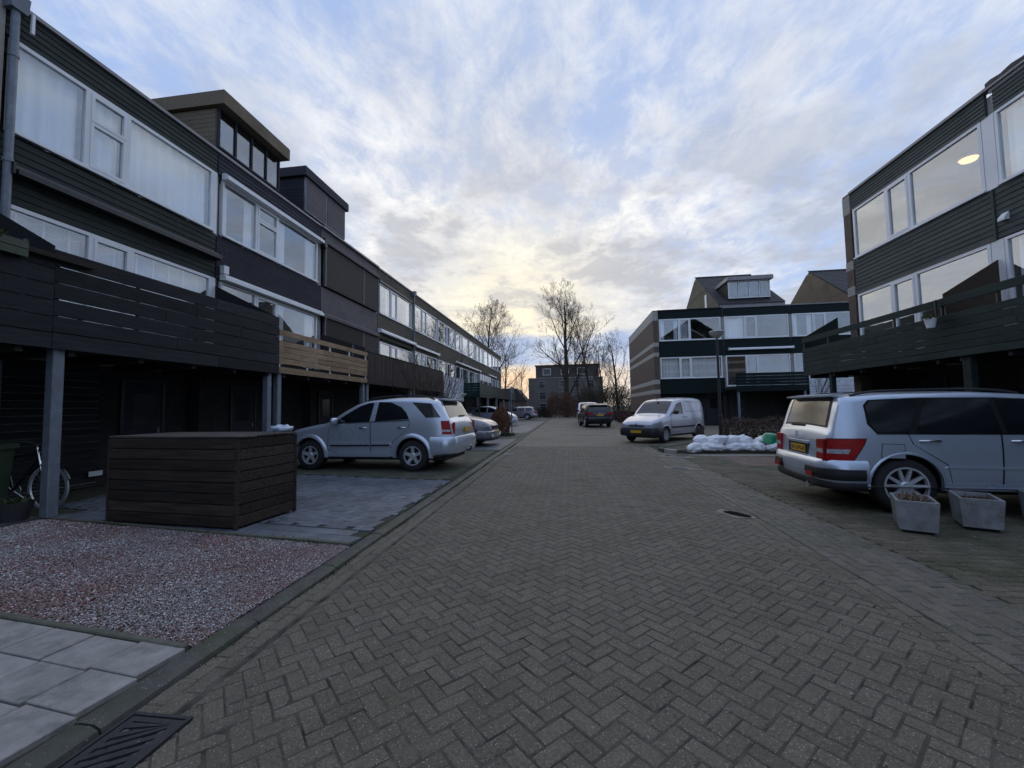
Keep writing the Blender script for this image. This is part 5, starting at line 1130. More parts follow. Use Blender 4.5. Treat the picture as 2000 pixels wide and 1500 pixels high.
# black off-roader seen from behind
sp = dict(L=4.57, W=1.85, bot=.30, belt=1.06, paint=P_black, axles=(1.34, -1.32), r=.36, tw=.23, rim=.66, spokes=5, tumble=.17, rad=.11, ra=.16,
          top=[(2.285, .50), (2.26, .80), (2.1, .92), (1.15, 1.08), (.95, 1.12), (.25, 1.55), (-.1, 1.63), (-.8, 1.66), (-1.5, 1.62), (-1.86, 1.55), (-2.10, 1.16), (-2.20, 1.06), (-2.27, .85), (-2.285, .55)])
c = Car('off_roader', 'black off-roader seen from behind, parked along the road ahead', sp, (1.83, 31.5, 0), R(97))
c.windows([[(.80, 1.10), (.20, 1.46), (-.2, 1.55), (-.22, 1.09)], [(-.28, 1.55), (-1.0, 1.53), (-1.3, 1.2), (-.3, 1.09)]]); c.strip('rear_window', -1.90, -2.11, .58, .68, M_cargl); c.strip('windscreen', .94, .26, .7, .6, M_cargl)
c.skin('tail_lamp', [(-1.95, 1.10), (-2.2, 1.08), (-2.25, .93), (-2.1, .95)], M_red, off=.02); c.face('tail_lamp', [(.42, .98), (.84, 1.08), (.84, .90), (.5, .90)], M_red, -2.24, d=.03, sides=(1, -1)); c.bumper('rear_bumper', -1, .40, .74, c.P, wrap=.5, out=.05); c.plate(-2.285, .86, -1); c.face('chrome_strip', [(-.42, .955), (.42, .955), (.42, .985), (-.42, .985)], M_chrome, -2.245, d=.02); c.face('emblem', [(-.05, 1.0), (.05, 1.0), (.05, 1.06), (-.05, 1.06)], M_chrome, -2.225, d=.02)
c.arches(M_plastic, w=.06); c.mirror(.66, 1.08); c.rails(.05, -1.6, M_chrome); MB().prism([(-1.78, 1.59), (-1.78, 1.62), (-2.03, 1.575), (-2.03, 1.55)], -.62, .62, 'y').build('spoiler', c.P, c.e)
# white van in front of it, nose towards the camera
sp = dict(L=4.4, W=1.80, bot=.26, belt=1.15, paint=P_white, axles=(1.42, -1.3), r=.315, tw=.2, rim=.62, spokes=6, tumble=.12, rad=.13, fa=.26, ra=.08, rimm=MATS['steel_rim'],
          top=[(2.2, .48), (2.18, .74), (2.05, .92), (1.55, 1.08), (1.2, 1.16), (.58, 1.66), (.36, 1.77), (-.2, 1.83), (-1.9, 1.80), (-2.1, 1.68), (-2.17, 1.2), (-2.2, .5)])
c = Car('delivery_van', 'white panel van facing the camera beyond the black off-roader', sp, (1.68, 37.7, 0), R(-90))
c.windows([[(1.02, 1.18), (.5, 1.58), (.2, 1.64), (.05, 1.64), (.05, 1.17)]]); c.strip('windscreen', 1.16, .48, .76, .66, M_cargl); c.bumper('front_bumper', 1, .28, .62, M_plastic, wrap=.5, out=.05); c.face('headlamp', [(.40, .68), (.78, .70), (.78, .90), (.46, .84)], M_clear, 2.17, nx=1, d=.03, sides=(1, -1)); c.face('grille', [(-.36, .66), (.36, .66), (.36, .78), (-.36, .78)], M_gap, 2.18, nx=1, d=.03); c.mirror(.9, 1.15, M_plastic); c.plate(2.27, .46, 1)
# ------------------------------------------------------------------ street furniture and small things
M_concrete = mat('planter_concrete', (0.30, 0.30, 0.31), (0.20, 0.205, 0.21), rough=0.8, scale=7, bump=0.5, bscale=40, dirt=((0.10, 0.115, 0.085), 4.0, 0.52, 0.70, 0.8))
M_soil = mat('soil', (0.035, 0.028, 0.022), rough=0.95, scale=20, bump=0.6)
M_drygrass = mat('dry_stems', (0.24, 0.15, 0.10), (0.15, 0.10, 0.065), rough=0.9, scale=12, rnd=.1)
M_leaf = mat('dark_leaves', (0.035, 0.06, 0.02), (0.06, 0.075, 0.03), rough=0.7, scale=9)
M_russet = mat('russet_leaves', (0.17, 0.062, 0.028), (0.10, 0.040, 0.022), rough=0.85, scale=9)
M_hedge = mat('bare_hedge', (0.105, 0.066, 0.048), (0.066, 0.045, 0.034), rough=0.9, scale=9)
M_bark = mat('bark', (0.050, 0.041, 0.033), (0.030, 0.026, 0.022), rough=0.9, scale=6, bump=0.5)
M_twig = mat('twigs', (0.075, 0.052, 0.038), (0.05, 0.036, 0.028), rough=0.9, scale=6)

# planked bin store
M_bd_lid = wood('boards_lid', (0.115, 0.100, 0.090), (0.07, 0.062, 0.056), rnd=0.2)
def bin_store():
    e = empty('bin_store', (-5.10, 5.27, ZL), math.atan2(-.23, 2.22)); tag(e, 'dark weathered wooden bin store of horizontal planks on the driveway', 'wooden box')
    hx, hy, H = 1.06, .48, 1.12
    bxp('frame', M_black, e, -hx + .03, hx - .03, -hy + .03, hy - .03, .02, H - .03)  # solid near-black core, painted as the shade inside the plank gaps
    n = 8; h = H / n
    for i in range(n):
        z = .02 + i * (H - .02) / n
        for y in (-hy, hy): piece('plank', M_bd_box, e, (2 * hx - .02, .028, h - .011), (0, y + random.uniform(-.004, .004), z + h / 2), (random.uniform(-.03, .03), random.uniform(-.002, .002), 0), .006)
        for x in (-hx + .0, hx): piece('plank', M_bd_box, e, (.028, 2 * hy - .03, h - .011), (x + random.uniform(-.004, .004), 0, z + h / 2), (random.uniform(-.004, .004), random.uniform(-.03, .03), 0), .006)
    for x in (-hx, hx):
        for y in (-hy, hy): bxp('corner_post', M_bd_box, e, x - .02, x + .02, y - .02, y + .02, .0, H - .01)
    for i in range(7): w = 2 * hy / 7; piece('lid_plank', M_bd_lid, e, (2 * hx + .07, w - .008, .028), (random.uniform(-.006, .006), -hy * 1.02 + (i + .5) * w * 1.02, H + .018 + random.uniform(-.003, .003)), (random.uniform(-.012, .012), 0, random.uniform(-.002, .002)), .006)
bin_store()
bxp_bag = empty('plastic_bag', (-4.25, 5.68, ZL + 1.15)); tag(bxp_bag, 'crumpled white and blue plastic bag lying on the wooden bin store', 'bag')
def lump(name, m, parent, r, seed, amp=.25, sub=3, loc=(0, 0, 0), rot=(0, 0, 0), fq=2.2, flat=True):
    b = bmesh.new(); bmesh.ops.create_icosphere(b, subdivisions=sub, radius=1)
    for v in b.verts:
        n_ = v.co.normalized(); d = 1 + amp * mnoise.fractal(n_ * fq + Vector((seed * 7.3, seed * 3.1, 0)), .7, 2.2, 4) ; v.co = Vector((n_.x * r[0] * d, n_.y * r[1] * d, n_.z * r[2] * d))
        if flat and v.co.z < -r[2] * .55: v.co.z = -r[2] * .55 + (v.co.z + r[2] * .55) * .1
    me = bpy.data.meshes.new(name); b.to_mesh(me); b.free(); me.materials.append(m); me.shade_smooth(); return link(name, me, parent, loc, rot)
M_bagwhite = mat('plastic_white', (0.68, 0.72, 0.78), (0.45, 0.52, 0.70), rough=0.35, scale=5)
lump('bag_body', M_bagwhite, bxp_bag, (.17, .10, .06), 3, .5, loc=(0, 0, .035))
# bicycle behind the steel post
def bicycle():
    e = empty('bicycle', (-8.47, 5.38, ZL), R(3)); tag(e, 'dark bicycle with pale tyres standing behind the grey steel post', 'bicycle')
    M_fr = mat('bike_paint', (0.012, 0.014, 0.022), rough=.3, coat=.6); M_ty = mat('pale_tyre', (0.42, 0.44, 0.46), rough=.7)
    for x in (.54, -.54):
        w = MB().lathe([(.30, -.012), (.318, -.014), (.318, .014), (.30, .012), (.30, -.012)], 48, 'y').build('wheel', M_alloy, e, smooth=50, loc=(x, 0, .345))
        V = MB(); V.tube([(.332 * math.cos(a), 0, .332 * math.sin(a)) for a in [2 * math.pi * k / 48 for k in range(49)]], .015, 8, cap=False); V.build('tyre', M_ty, w, smooth=60)
        sp_ = MB()
        for k in range(24): a = 2 * math.pi * k / 24; sp_.tube([(.02 * math.cos(a + .5), .02 * (-1) ** k, .02 * math.sin(a + .5)), (.305 * math.cos(a), 0, .305 * math.sin(a))], .0014, 4)
        sp_.build('spoke', M_alloy, w); MB().lathe([(0, -.05), (.02, -.05), (.02, .05), (0, .05)], 12, 'y').build('hub', M_alloy, w)
        f = MB(); a0, a1 = (R(20), R(150)) if x > 0 else (R(30), R(190)); f.tube([(.365 * math.cos(a0 + (a1 - a0) * k / 14), 0, .365 * math.sin(a0 + (a1 - a0) * k / 14)) for k in range(15)], .022, 6); f.build('mudguard', M_fr, w, smooth=60)
    A, B, C, Dd = Vector((.54, 0, .345)), Vector((.34, 0, .86)), Vector((-.06, 0, .30)), Vector((-.24, 0, .88))
    b = MB(); b.tube([B + Vector((.02, 0, -.08)), C], .018, 8).tube([C, Dd], .017, 8).tube([B, Dd + Vector((.02, 0, -.08))], .016, 8).tube([C, (-.54, .05, .345)], .011, 6).tube([C, (-.54, -.05, .345)], .011, 6).tube([Dd, (-.54, .05, .345)], .009, 6).tube([Dd, (-.54, -.05, .345)], .009, 6); b.build('frame', M_fr, e, smooth=60)
    b = MB(); b.tube([B + Vector((-.02, 0, .1)), B + Vector((.03, 0, -.1)), A + Vector((.0, .05, .0))], .013, 8).tube([B + Vector((.03, 0, -.1)), A + Vector((0, -.05, 0))], .013, 8); b.build('fork', M_chrome, e, smooth=60)
    b = MB(); b.tube([(.12, .28, 1.06), (.28, .26, 1.08), (.34, .12, 1.05), (.31, 0, 1.0), (.34, -.12, 1.05), (.28, -.26, 1.08), (.12, -.28, 1.06)], .011, 8).tube([(.32, 0, .95), (.31, 0, 1.0)], .012, 8); hb = b.build('handlebar', M_dark_metal, e, smooth=60)
    for y in (.27, -.27): MB().tube([(.10, y * 1.02, 1.055), (.22, y, 1.07)], .017, 8).build('grip', M_plastic, hb, smooth=60)
    MB().lathe([(0, .06), (.035, .055), (.04, .0), (.0, -.03)], 14, 'x', (.39, 0, .92)).build('headlight', M_chrome, e, smooth=60)
    lump('saddle', M_plastic, e, (.13, .08, .04), 2, .1, loc=(-.27, 0, .97)); MB().tube([Dd, (-.27, 0, .95)], .012, 8).build('seat_post', M_chrome, e)
    b = MB(); b.lathe([(0, .03), (.09, .03), (.09, .035), (0, .035)], 24, 'y', tuple(C)); b.tube([C, C + Vector((.1, .07, -.13))], .01, 6).tube([C, C + Vector((-.1, -.07, .13))], .01, 6); b.build('crank', M_alloy, e)
    MB().box(-.7, -.35, -.06, .06, .74, .75).build('luggage_rack', M_dark_metal, e)
bicycle()
def wheelie_bin():
    e = empty('wheelie_bin', (-8.28, 4.80, ZL), R(-60)); tag(e, 'dark green wheelie bin at the left edge beside the bicycle', 'bin'); M_g = mat('bin_green', (0.016, 0.045, 0.02), (0.012, 0.032, 0.015), rough=.5, scale=6)
    b = MB(); b.add([(x * s_, y * s_, z) for z, s_ in ((.06, .8), (1.0, 1.0)) for x, y in ((-.24, -.28), (.24, -.28), (.24, .28), (-.24, .28))], [(0, 1, 5, 4), (1, 2, 6, 5), (2, 3, 7, 6), (3, 0, 4, 7), (0, 3, 2, 1)]); b.build('body', M_g, e)
    MB().prism([(-.31, 1.0), (.30, 1.0), (.30, 1.05), (.1, 1.09), (-.31, 1.07)], -.27, .27, 'x').build('lid', M_g, e); bxp('handle', M_g, e, -.22, .22, .30, .34, .98, 1.02)
    for x in (-.2, .2): MB().lathe([(0, -.03), (.1, -.03), (.1, .03), (0, .03)], 20, 'x', (x, .24, .1)).build('wheel', M_tyre, e)
wheelie_bin()
def tuft(name, parent, m, n, r, h, loc, seed=1, wid=.006, spread=.6):
    rs = random.Random(seed); b = MB()
    for k in range(n):
        a = rs.uniform(0, 6.28); q = rs.random() ** .5 * r; p = Vector((math.cos(a) * q * (loc[3] if len(loc) > 3 else 1), math.sin(a) * q, 0)); d = Vector((rs.uniform(-1, 1), rs.uniform(-1, 1), rs.uniform(.6, 1.4))).normalized(); l = h * rs.uniform(.4, 1.1)
        s = d.cross(Vector((0, 0, 1))).normalized() * wid; mid = p + d * l * .6; tip = p + d * l + Vector((rs.uniform(-1, 1), rs.uniform(-1, 1), -.4)) * l * .3
        b.add([p - s, p + s, mid + s, mid - s, tip], [(0, 1, 2, 3), (3, 2, 4)])
    o = b.build(name, m, parent, loc=loc[:3], fix=False); o['kind'] = 'stuff'; return o
def planter(loc, rz, label, l=.52, w=.36, h=.36, seed=1, m2=None, nst=160, hh=.16):
    e = empty('concrete_planter', loc, rz); tag(e, label, 'planter', 'concrete planters'); b = MB(); t = .035
    o0 = [(-l / 2, -w / 2), (l / 2, -w / 2), (l / 2, w / 2), (-l / 2, w / 2)]; V = []
    for s_, z in ((.88, .03), (1.0, h), (1 - 2 * t / w * .8, h), (1 - 2 * t / w * .8, h - .06)): V += [(x * s_, y * s_, z) for x, y in o0]
    b.add(V, [(4 * i + k, 4 * i + (k + 1) % 4, 4 * i + 4 + (k + 1) % 4, 4 * i + 4 + k) for i in range(3) for k in range(4)] + [(3, 2, 1, 0)]); b.build('trough', M_concrete, e)
    MB().box(-l * .38, l * .38, -w * .36, w * .36, 0, .03).build('foot', M_black, e); MB().box(-l * .41, l * .41, -w * .38, w * .38, h - .07, h - .05).build('soil', M_soil, e)
    tuft('dry_plant', e, m2 or M_drygrass, nst, w * .36, hh, (0, 0, h - .05, 1.4), seed, .005)
planter((3.98, 5.53, 0), R(62), 'grey concrete planter with dry grass in front of the rear wheel', seed=2); planter((4.76, 5.70, 0), R(62), 'grey concrete planter with chipped corner, second from the road', seed=3, m2=M_russet, nst=70, hh=.07); planter((5.60, 5.78, 0), R(62), 'concrete planter cut by the right picture edge', seed=4)
e = empty('flower_pot', (-7.63, 4.84, ZL)); tag(e, 'dark plant pot with small green plant at the foot of the steel post', 'plant pot')
MB().lathe([(0, .01), (.13, .01), (.18, .22), (.19, .26), (.165, .26), (.155, .22), (0, .22)], 20).build('pot', mat('dark_pot', (0.05, 0.048, 0.055), rough=.7), e, smooth=40); tuft('plant', e, M_leaf, 140, .15, .17, (0, 0, .21), 5, .012)
e = empty('hanging_pot', (8.155, 10.30, 3.10)); tag(e, 'white hanging flower pot with green plant on the right balcony rail', 'plant pot')
MB().lathe([(0, 0), (.07, 0), (.11, .2), (.12, .22), (.1, .22), (.095, .19), (0, .19)], 18, 'z', (-.15, 0, 0)).build('pot', M_white, e, smooth=40); tuft('plant', e, mat('moss_green', (0.10, 0.12, 0.035), (0.06, 0.07, 0.03), rough=.8), 160, .12, .15, (-.15, 0, .19), 6, .012); bxp('hook', M_dark_metal, e, -.04, .0, -.01, .01, .15, .62)
e = empty('balcony_planter', (-7.20, 4.08, 3.62)); tag(e, 'pale green wooden planter box hanging on the black balcony at the left edge', 'planter'); M_pg = wood('planter_green', (0.13, 0.15, 0.11), (0.09, 0.105, 0.08))
for z in (0, .11): bxp('board', M_pg, e, .05, .075, -.45, .45, z, z + .1); bxp('end_board', M_pg, e, -.1, .05, .42, .445, z, z + .1)
bxp('soil', M_soil, e, -.1, .05, -.42, .42, .1, .17); tuft('plant', e, M_leaf, 260, .12, .2, (-.02, .1, .17), 8, .014); e.children[-1].scale = (1, 3, 1)
# white sandbags and green tub on the verge
M_sack = mat('white_sack', (0.90, 0.91, 0.93), (0.78, 0.80, 0.84), rough=0.5, scale=7, bump=0.9, bscale=11)
SK = []
for s_ in range(4): 
    o = lump('sandbag', M_sack, None, (.30, .22, .17), s_ + 11, .20, 4, fq=1.9)
    for v in o.data.vertices:
        if v.co.x > .16: f_ = (v.co.x - .16) / .14; v.co.x += .10 * f_; k_ = 1 - .72 * min(f_, 1); v.co.y *= k_; v.co.z = v.co.z * k_ + .05 * f_
    SK.append(o.data); bpy.data.objects.remove(o)
rs = random.Random(4); bags = [(3.85 + i * .37 + rs.uniform(-.04, .04), 13.60 + rs.uniform(-.05, .08), .13) for i in range(8)] + [(4.10 + i * .44 + rs.uniform(-.06, .06), 13.78 + rs.uniform(-.04, .1), .30 + rs.uniform(-.04, .03)) for i in range(6)] + [(4.4 + i * .6, 13.98, .15) for i in range(4)]
for i, (x, y, z) in enumerate(bags):
    o = link('sandbag', SK[i % 4], None, (x, y, z + .02), (rs.uniform(-.15, .15), rs.uniform(-.25, .15), rs.uniform(-.9, .9) + (math.pi if i % 3 else 0))); k = rs.uniform(.8, 1.08); o.scale = (k, k, k * rs.uniform(.85, 1.15)); tag(o, ('knotted white sandbag in the front row of the heap on the verge', 'knotted white sandbag lying on top of the heap on the verge', 'knotted white sandbag half hidden at the back of the heap')[0 if i < 8 else 1 if i < 14 else 2], 'sandbag', ('front row of white sandbags', 'top layer of white sandbags', 'back row of white sandbags')[0 if i < 8 else 1 if i < 14 else 2])
e = empty('green_tub', (6.15, 13.75, .28), R(20)); tag(e, 'upturned bright green plastic tub on the white sandbags', 'tub'); M_gt = mat('green_plastic', (0.01, 0.30, 0.13), (0.008, 0.22, 0.095), rough=.3, scale=3, coat=.3)
b = MB(); prof = [(.42, .0), (.44, .015), (.42, .04), (.385, .05), (.33, .24), (.29, .29), (.18, .315), (0, .32)]; b.lathe(prof, 28); o = b.build('shell', M_gt, e, smooth=45); o.scale = (1, .66, .9); o.rotation_euler = (R(14), R(8), 0)
b = MB(); b.lathe([(.425, .0), (.45, .01), (.45, .03), (.425, .036)], 28); r = b.build('rim', M_gt, e, smooth=45); r.scale = (1, .66, .9); r.rotation_euler = (R(14), R(8), 0)
# planted island with kerb
isl_pts = [(2.95, 14.35), (3.02, 13.9), (3.3, 13.55), (8.6, 13.45), (9.2, 14.2), (9.2, 17.6), (6.2, 18.6), (4.6, 16.4)]
b = MB(); b.prism(isl_pts, -.06, .07, 'z'); o = b.build('verge', mat('verge_moss', (0.055, 0.058, 0.030), (0.085, 0.078, 0.05), rough=.9, scale=3, bump=.5)); o['kind'] = 'structure'
kk = sheet('verge_kerb', [(p[0], p[1]) for p in isl_pts], -.055, M_kerb)
for (p, q) in zip(isl_pts, isl_pts[1:] + isl_pts[:1]):
    d = Vector(q) - Vector(p); n = max(1, round(d.length / .9))
    for k in range(n): c_ = Vector(p) + d * (k + .5) / n; piece('kerb_stone', M_stoneband if k == 0 and p == isl_pts[1] else M_kerb, kk, (d.length / n - .006, .12, .2), (c_.x, c_.y, .0), (0, 0, math.atan2(d.y, d.x)), .015)
def hedge(name, label, pts, h, w, m, n, seed, cat='hedge', leaf=.05, top=.5, rnd_=False):
    rs = random.Random(seed); e = empty(name, (*pts[0], 0)); tag(e, label, cat); b = MB(); st = MB(); segs = [(Vector(p), Vector(q)) for p, q in zip(pts, pts[1:])]; tot = sum((q - p).length for p, q in segs)
    for k in range(n):
        t = rs.random() * tot
        for p, q in segs:
            l = (q - p).length
            if t <= l: break
            t -= l
        c_ = p + (q - p) * (t / l); d = (q - p).normalized(); o_ = Vector((-d.y, d.x)) * rs.uniform(-w / 2, w / 2); en = min(1, t / .8, (tot - t) / .8) if l else 1; z = h * rs.random() ** .75 * (.45 + .55 * math.sqrt(max(0, 1 - (2 * o_.length / w) ** 2))) * (.35 + .65 * max(en, 0) ** .5 if rnd_ else 1) * (1 + .18 * mnoise.noise(Vector((c_.x * 1.3, c_.y * 1.3, seed))))
        P = Vector((c_.x + o_.x - pts[0][0], c_.y + o_.y - pts[0][1], z)); a = Vector((rs.gauss(0, 1), rs.gauss(0, 1), rs.gauss(0, 1) + top)).normalized(); s_ = a.orthogonal().normalized(); u = leaf * rs.uniform(.6, 1.5)
        b.add([P - s_ * u * .35, P + a * u * .5 + s_ * .0, P + s_ * u * .35 + a * u * .1, P + a * u], [(0, 2, 3), (0, 3, 1)])
    b.build('foliage', m, e, fix=False)
    for k in range(int(tot * 22)):
        t = rs.random() * tot
        for p, q in segs:
            l = (q - p).length
            if t <= l: break
            t -= l
        c_ = p + (q - p) * (t / l); d = (q - p).normalized(); o_ = Vector((-d.y, d.x)) * rs.uniform(-w / 2, w / 2) * .9; P = Vector((c_.x + o_.x - pts[0][0], c_.y + o_.y - pts[0][1], .0)); Q = P + Vector((rs.uniform(-.2, .2), rs.uniform(-.2, .2), h * rs.uniform(.7, 1.08))); st.tube([P, (P + Q) / 2 + Vector((rs.uniform(-.05, .05), 0, 0)), Q], [.012, .009, .004], 3, cap=False)
    st.build('stems', m, e, fix=False); return e
hedge('bare_hedge', 'brown bare winter hedge behind the white sandbags', [(5.75, 16.7), (9.4, 16.0)], .98, .8, M_hedge, 9000, 1, leaf=.06)
hedge('bare_hedge', 'low reddish hedge beside the banded brick side wall', [(4.75, 30.2), (4.9, 44)], 1.0, .9, mat('red_hedge', (0.115, 0.058, 0.045), (0.07, 0.04, 0.032), rough=.9, scale=9), 6500, 2, leaf=.1)
hedge('russet_beech', 'large russet beech bush at the foot of the big bare tree', [(-3.0, 57.0), (1.0, 57.2)], 3.6, 2.4, mat('dull_russet', (0.13, 0.060, 0.036), (0.085, 0.045, 0.03), rough=.9, scale=9), 6500, 3, 'bush', leaf=.12, rnd_=True)
hedge('low_hedge', 'dark low hedge closing the end of the street', [(-9, 56.5), (-2.4, 56.5)], 1.25, .8, mat('dark_hedge', (0.03, 0.035, 0.02), (0.05, 0.05, 0.03), rough=.9, scale=9), 4200, 4, leaf=.14)
hedge('undergrowth', 'dull green undergrowth between the bare trees at the street end', [(1.5, 62), (9.0, 60)], 4.5, 4.0, mat('undergrowth_green', (0.070, 0.078, 0.048), (0.095, 0.085, 0.055), rough=.9, scale=9), 5000, 5, 'bush', leaf=.18, rnd_=True)
def clipped_bush():
    rs = random.Random(9); e = empty('clipped_bush', (-3.52, 21.3, ZL)); tag(e, 'rounded russet clipped bush beside the sign post', 'bush'); b = MB(); H = 1.42; R0 = .44
    for k in range(7000):
        z = rs.random(); rr = R0 * (.62 + .5 * math.sin(math.pi * min(z * .85 + .12, 1))) * (1 - max(0, z - .75) * 1.7) * rs.uniform(.75, 1.04); a = rs.uniform(0, 6.283); rr *= 1 + .12 * mnoise.noise(Vector((math.cos(a) * 2, math.sin(a) * 2, z * 4))); P = Vector((rr * math.cos(a), rr * math.sin(a), .05 + z * H)); q = Vector((rs.gauss(0, 1), rs.gauss(0, 1), rs.gauss(0, 1))).normalized(); s_ = q.orthogonal().normalized(); u = .05 * rs.uniform(.6, 1.4)
        b.add([P - s_ * u * .4, P + s_ * u * .4, P + q * u], [(0, 1, 2)])
    b.build('crown', M_russet, e, fix=False); MB().tube([(0, 0, 0), (.02, 0, .6)], .05, 8).build('trunk', M_bark, e)
    lump('core', M_russet, e, (.27, .27, .5), 4, .2, loc=(0, 0, .75), flat=False); tuft('grass', e, M_leaf, 220, .4, .28, (.35, -.1, 0), 3, .012)
clipped_bush()
# street lamp and sign post
e = empty('street_lamp', (6.56, 19.26, 0)); tag(e, 'dark street lamp with shallow bowl head on the planted verge', 'street lamp')
MB().tube([(0, 0, 0), (0, 0, 1.0), (0, 0, 1.02), (0, 0, 4.42)], [.085, .085, .058, .045], 14).build('pole', M_dark_metal, e, smooth=50)
MB().lathe([(.05, 4.38), (.10, 4.42), (.20, 4.50), (.29, 4.60), (.31, 4.66)], 28).build('bowl', mat('lamp_bowl', (0.48, 0.45, 0.40), (0.38, 0.36, 0.32), rough=.3), e, smooth=60); MB().lathe([(.32, 4.655), (.325, 4.68), (.26, 4.72), (.12, 4.75), (0, 4.755)], 28).build('cap', mat('lamp_cap', (0.30, 0.31, 0.32), rough=.4), e, smooth=60)
e = empty('sign_post', (-3.13, 22.7, ZL)); tag(e, 'thin grey sign post standing beside the clipped bush', 'sign post'); MB().tube([(0, 0, 0), (0, 0, 2.62)], .032, 10).build('pole', M_steel, e, smooth=60); bxp('sign_plate', M_steel, e, -.06, .16, -.045, -.034, 2.25, 2.55); bxp('clamp', M_dark_metal, e, -.04, .04, -.034, .034, 2.3, 2.34)
# apartment block behind the trees
M_fdim = mat('dim_frame', (0.24, 0.25, 0.27), rough=.6)
def block():
    e = empty('apartment_block', (-8.2, 86, 0)); tag(e, 'brown brick apartment block with set-back top floor at the street end', 'building'); M_b = mat('block_brick', (0.135, 0.125, 0.110), (0.105, 0.098, 0.088), rough=.9, scale=3, bump=.3); M_t = mat('block_top', (0.075, 0.062, 0.06), rough=.8)
    bxp('wall', M_b, e, 0, 15.2, 0, 12, -.1, 7.4); bxp('top_floor', M_t, e, 1.4, 14.6, 2.0, 12, 7.5, 10.2); bxp('roof_edge', M_stoneband, e, -.1, 15.3, -.1, 12.1, 7.4, 7.5); bxp('top_roof', M_t, e, 1.2, 14.8, 1.8, 12.1, 10.2, 10.35)
    for x in (2.3, 6.4, 9.2, 12.0):
        for z in (.7, 3.1, 5.4):
            f = MB(); f.box(x - .1, x + 1.4, -.06, .0, z - .1, z).box(x - .1, x + 1.4, -.06, 0, z + 1.4, z + 1.5).box(x - .1, x, -.06, 0, z, z + 1.4).box(x + 1.3, x + 1.4, -.06, 0, z, z + 1.4).box(x, x + 1.3, -.05, 0, z + .85, z + .93); w = f.build('window', M_fdim, e); bxp('pane', M_cargl, w, x, x + 1.3, -.03, -.005, z, z + .85); bxp('pane', M_cargl, w, x, x + 1.3, -.03, -.005, z + .93, z + 1.4)
    for x in (3.0, 6.8, 10.2): f = bxp('window', M_white, e, x - .08, x + 1.6, 1.94, 1.99, 8.2, 9.6); bxp('pane', M_cargl, f, x, x + 1.52, 1.925, 1.94, 8.28, 9.52)
    for i, x in enumerate((5.0, 9.4)): bxp('balcony', M_t, e, x, x + .9, -1.0, -.005, 2.6, 3.5)
block()
e = empty('low_house', (-15.5, 74, 0)); tag(e, 'low dark house with pitched roof behind the left row end', 'building'); bxp('wall', M_brickwall, e, 0, 8, 0, 7, 0, 2.6); MB().prism([(0, 2.6), (8, 2.6), (8, 2.7), (6.2, 4.9), (0, 4.9)], -.2, 7.2, 'y').build('roof', M_rooftile, e)
# ------------------------------------------------------------------ bare trees
def bare_tree(name, label, loc, H, seed, trunk=.3, spread=.75, limbs=10, lv=4, group=None, minr=.012, stems=1, first=.18, leader=.8, kids=(7, 6, 5, 4), wob=.05):
    rs = random.Random(seed); e = empty(name, loc); tag(e, label, 'tree' if stems == 1 else 'shrub', group); tb = MB(); cb = MB()
    def grow(p, d, l, r, k):
        n = max(3, min(9, int(l / (.055 * H)))) if k < 3 else 3; pts = [p]; rr = [r]; q = p; dd = d.copy()
        for i in range(n):
            dd = (dd + Vector((rs.gauss(0, wob), rs.gauss(0, wob), rs.gauss(.03, .03))) * (1 + .5 * k) + Vector((0, 0, .035 * k))).normalized(); q = q + dd * l / n; pts.append(q); rr.append(max(r * (1 - .78 * (i + 1) / n), minr * .6))
        (tb if k == 0 else cb).tube(pts, rr, (9, 6, 4, 3, 3, 3)[k], cap=False)
        if k >= lv: return
        nc = limbs if k == 0 else kids[k - 1]
        for j in range(nc):
            t = first + (1 - first) * (j + rs.random()) / nc if k == 0 else .18 + .82 * (j + rs.random()) / nc
            t = min(t, .995); i = int(t * n); base = pts[i] + (pts[i + 1] - pts[i]) * (t * n - i); bd = (pts[i + 1] - pts[i]).normalized(); br = rr[i] + (rr[i + 1] - rr[i]) * (t * n - i)
            ax = Matrix.Rotation(j * 2.4 + rs.uniform(-.5, .5), 3, bd) @ bd.orthogonal().normalized(); nd = Matrix.Rotation(rs.uniform(.65, 1.15) * spread * (1.1 - .45 * t if k == 0 else 1), 3, ax) @ bd
            grow(base, nd, (H * .52 * (1.05 - .72 * t) if k == 0 else l * .55 * (1.15 - .6 * t)) * rs.uniform(.75, 1.15), max(br * (.42 if k == 0 else .5), minr), k + 1)
    for s_ in range(stems):
        a = 6.283 * s_ / stems + .4; sp_ = rs.uniform(.2, .75) if stems > 1 else 0
        grow(Vector((.08 * math.cos(a), .08 * math.sin(a), 0)) if stems > 1 else Vector((0, 0, 0)), Vector((sp_ * math.cos(a), sp_ * math.sin(a), 1)).normalized(), H * leader * (rs.uniform(.7, 1.1) if stems > 1 else 1), trunk, 0)
    k = H / max(v[2] for v in cb.v)
    for bb in (tb, cb): bb.v = [(x * k, y * k, z * k) for x, y, z in bb.v]
    tb.build('trunk', M_bark, e, smooth=60, fix=False); cb.build('crown', M_twig, e, fix=False); return e
GT = 'bare trees at the street end'
bare_tree('bare_tree', 'tallest bare tree standing at the end of the street', (-.35, 60.5, 0), 20.3, 21, .44, .92, 14, 4, GT, first=.14, kids=(8, 7, 6, 5))
bare_tree('bare_tree', 'bare tree with rounded crown behind the left row end', (-13.9, 66, 0), 20.5, 8, .32, 1.0, 15, 4, GT, first=.28, leader=.72, kids=(8, 7, 6, 5))
bare_tree('bare_tree', 'slim bare tree just right of the tallest one', (3.4, 64, 0), 16.5, 33, .2, .55, 11, 4, GT, first=.25, kids=(6, 5, 4, 3))
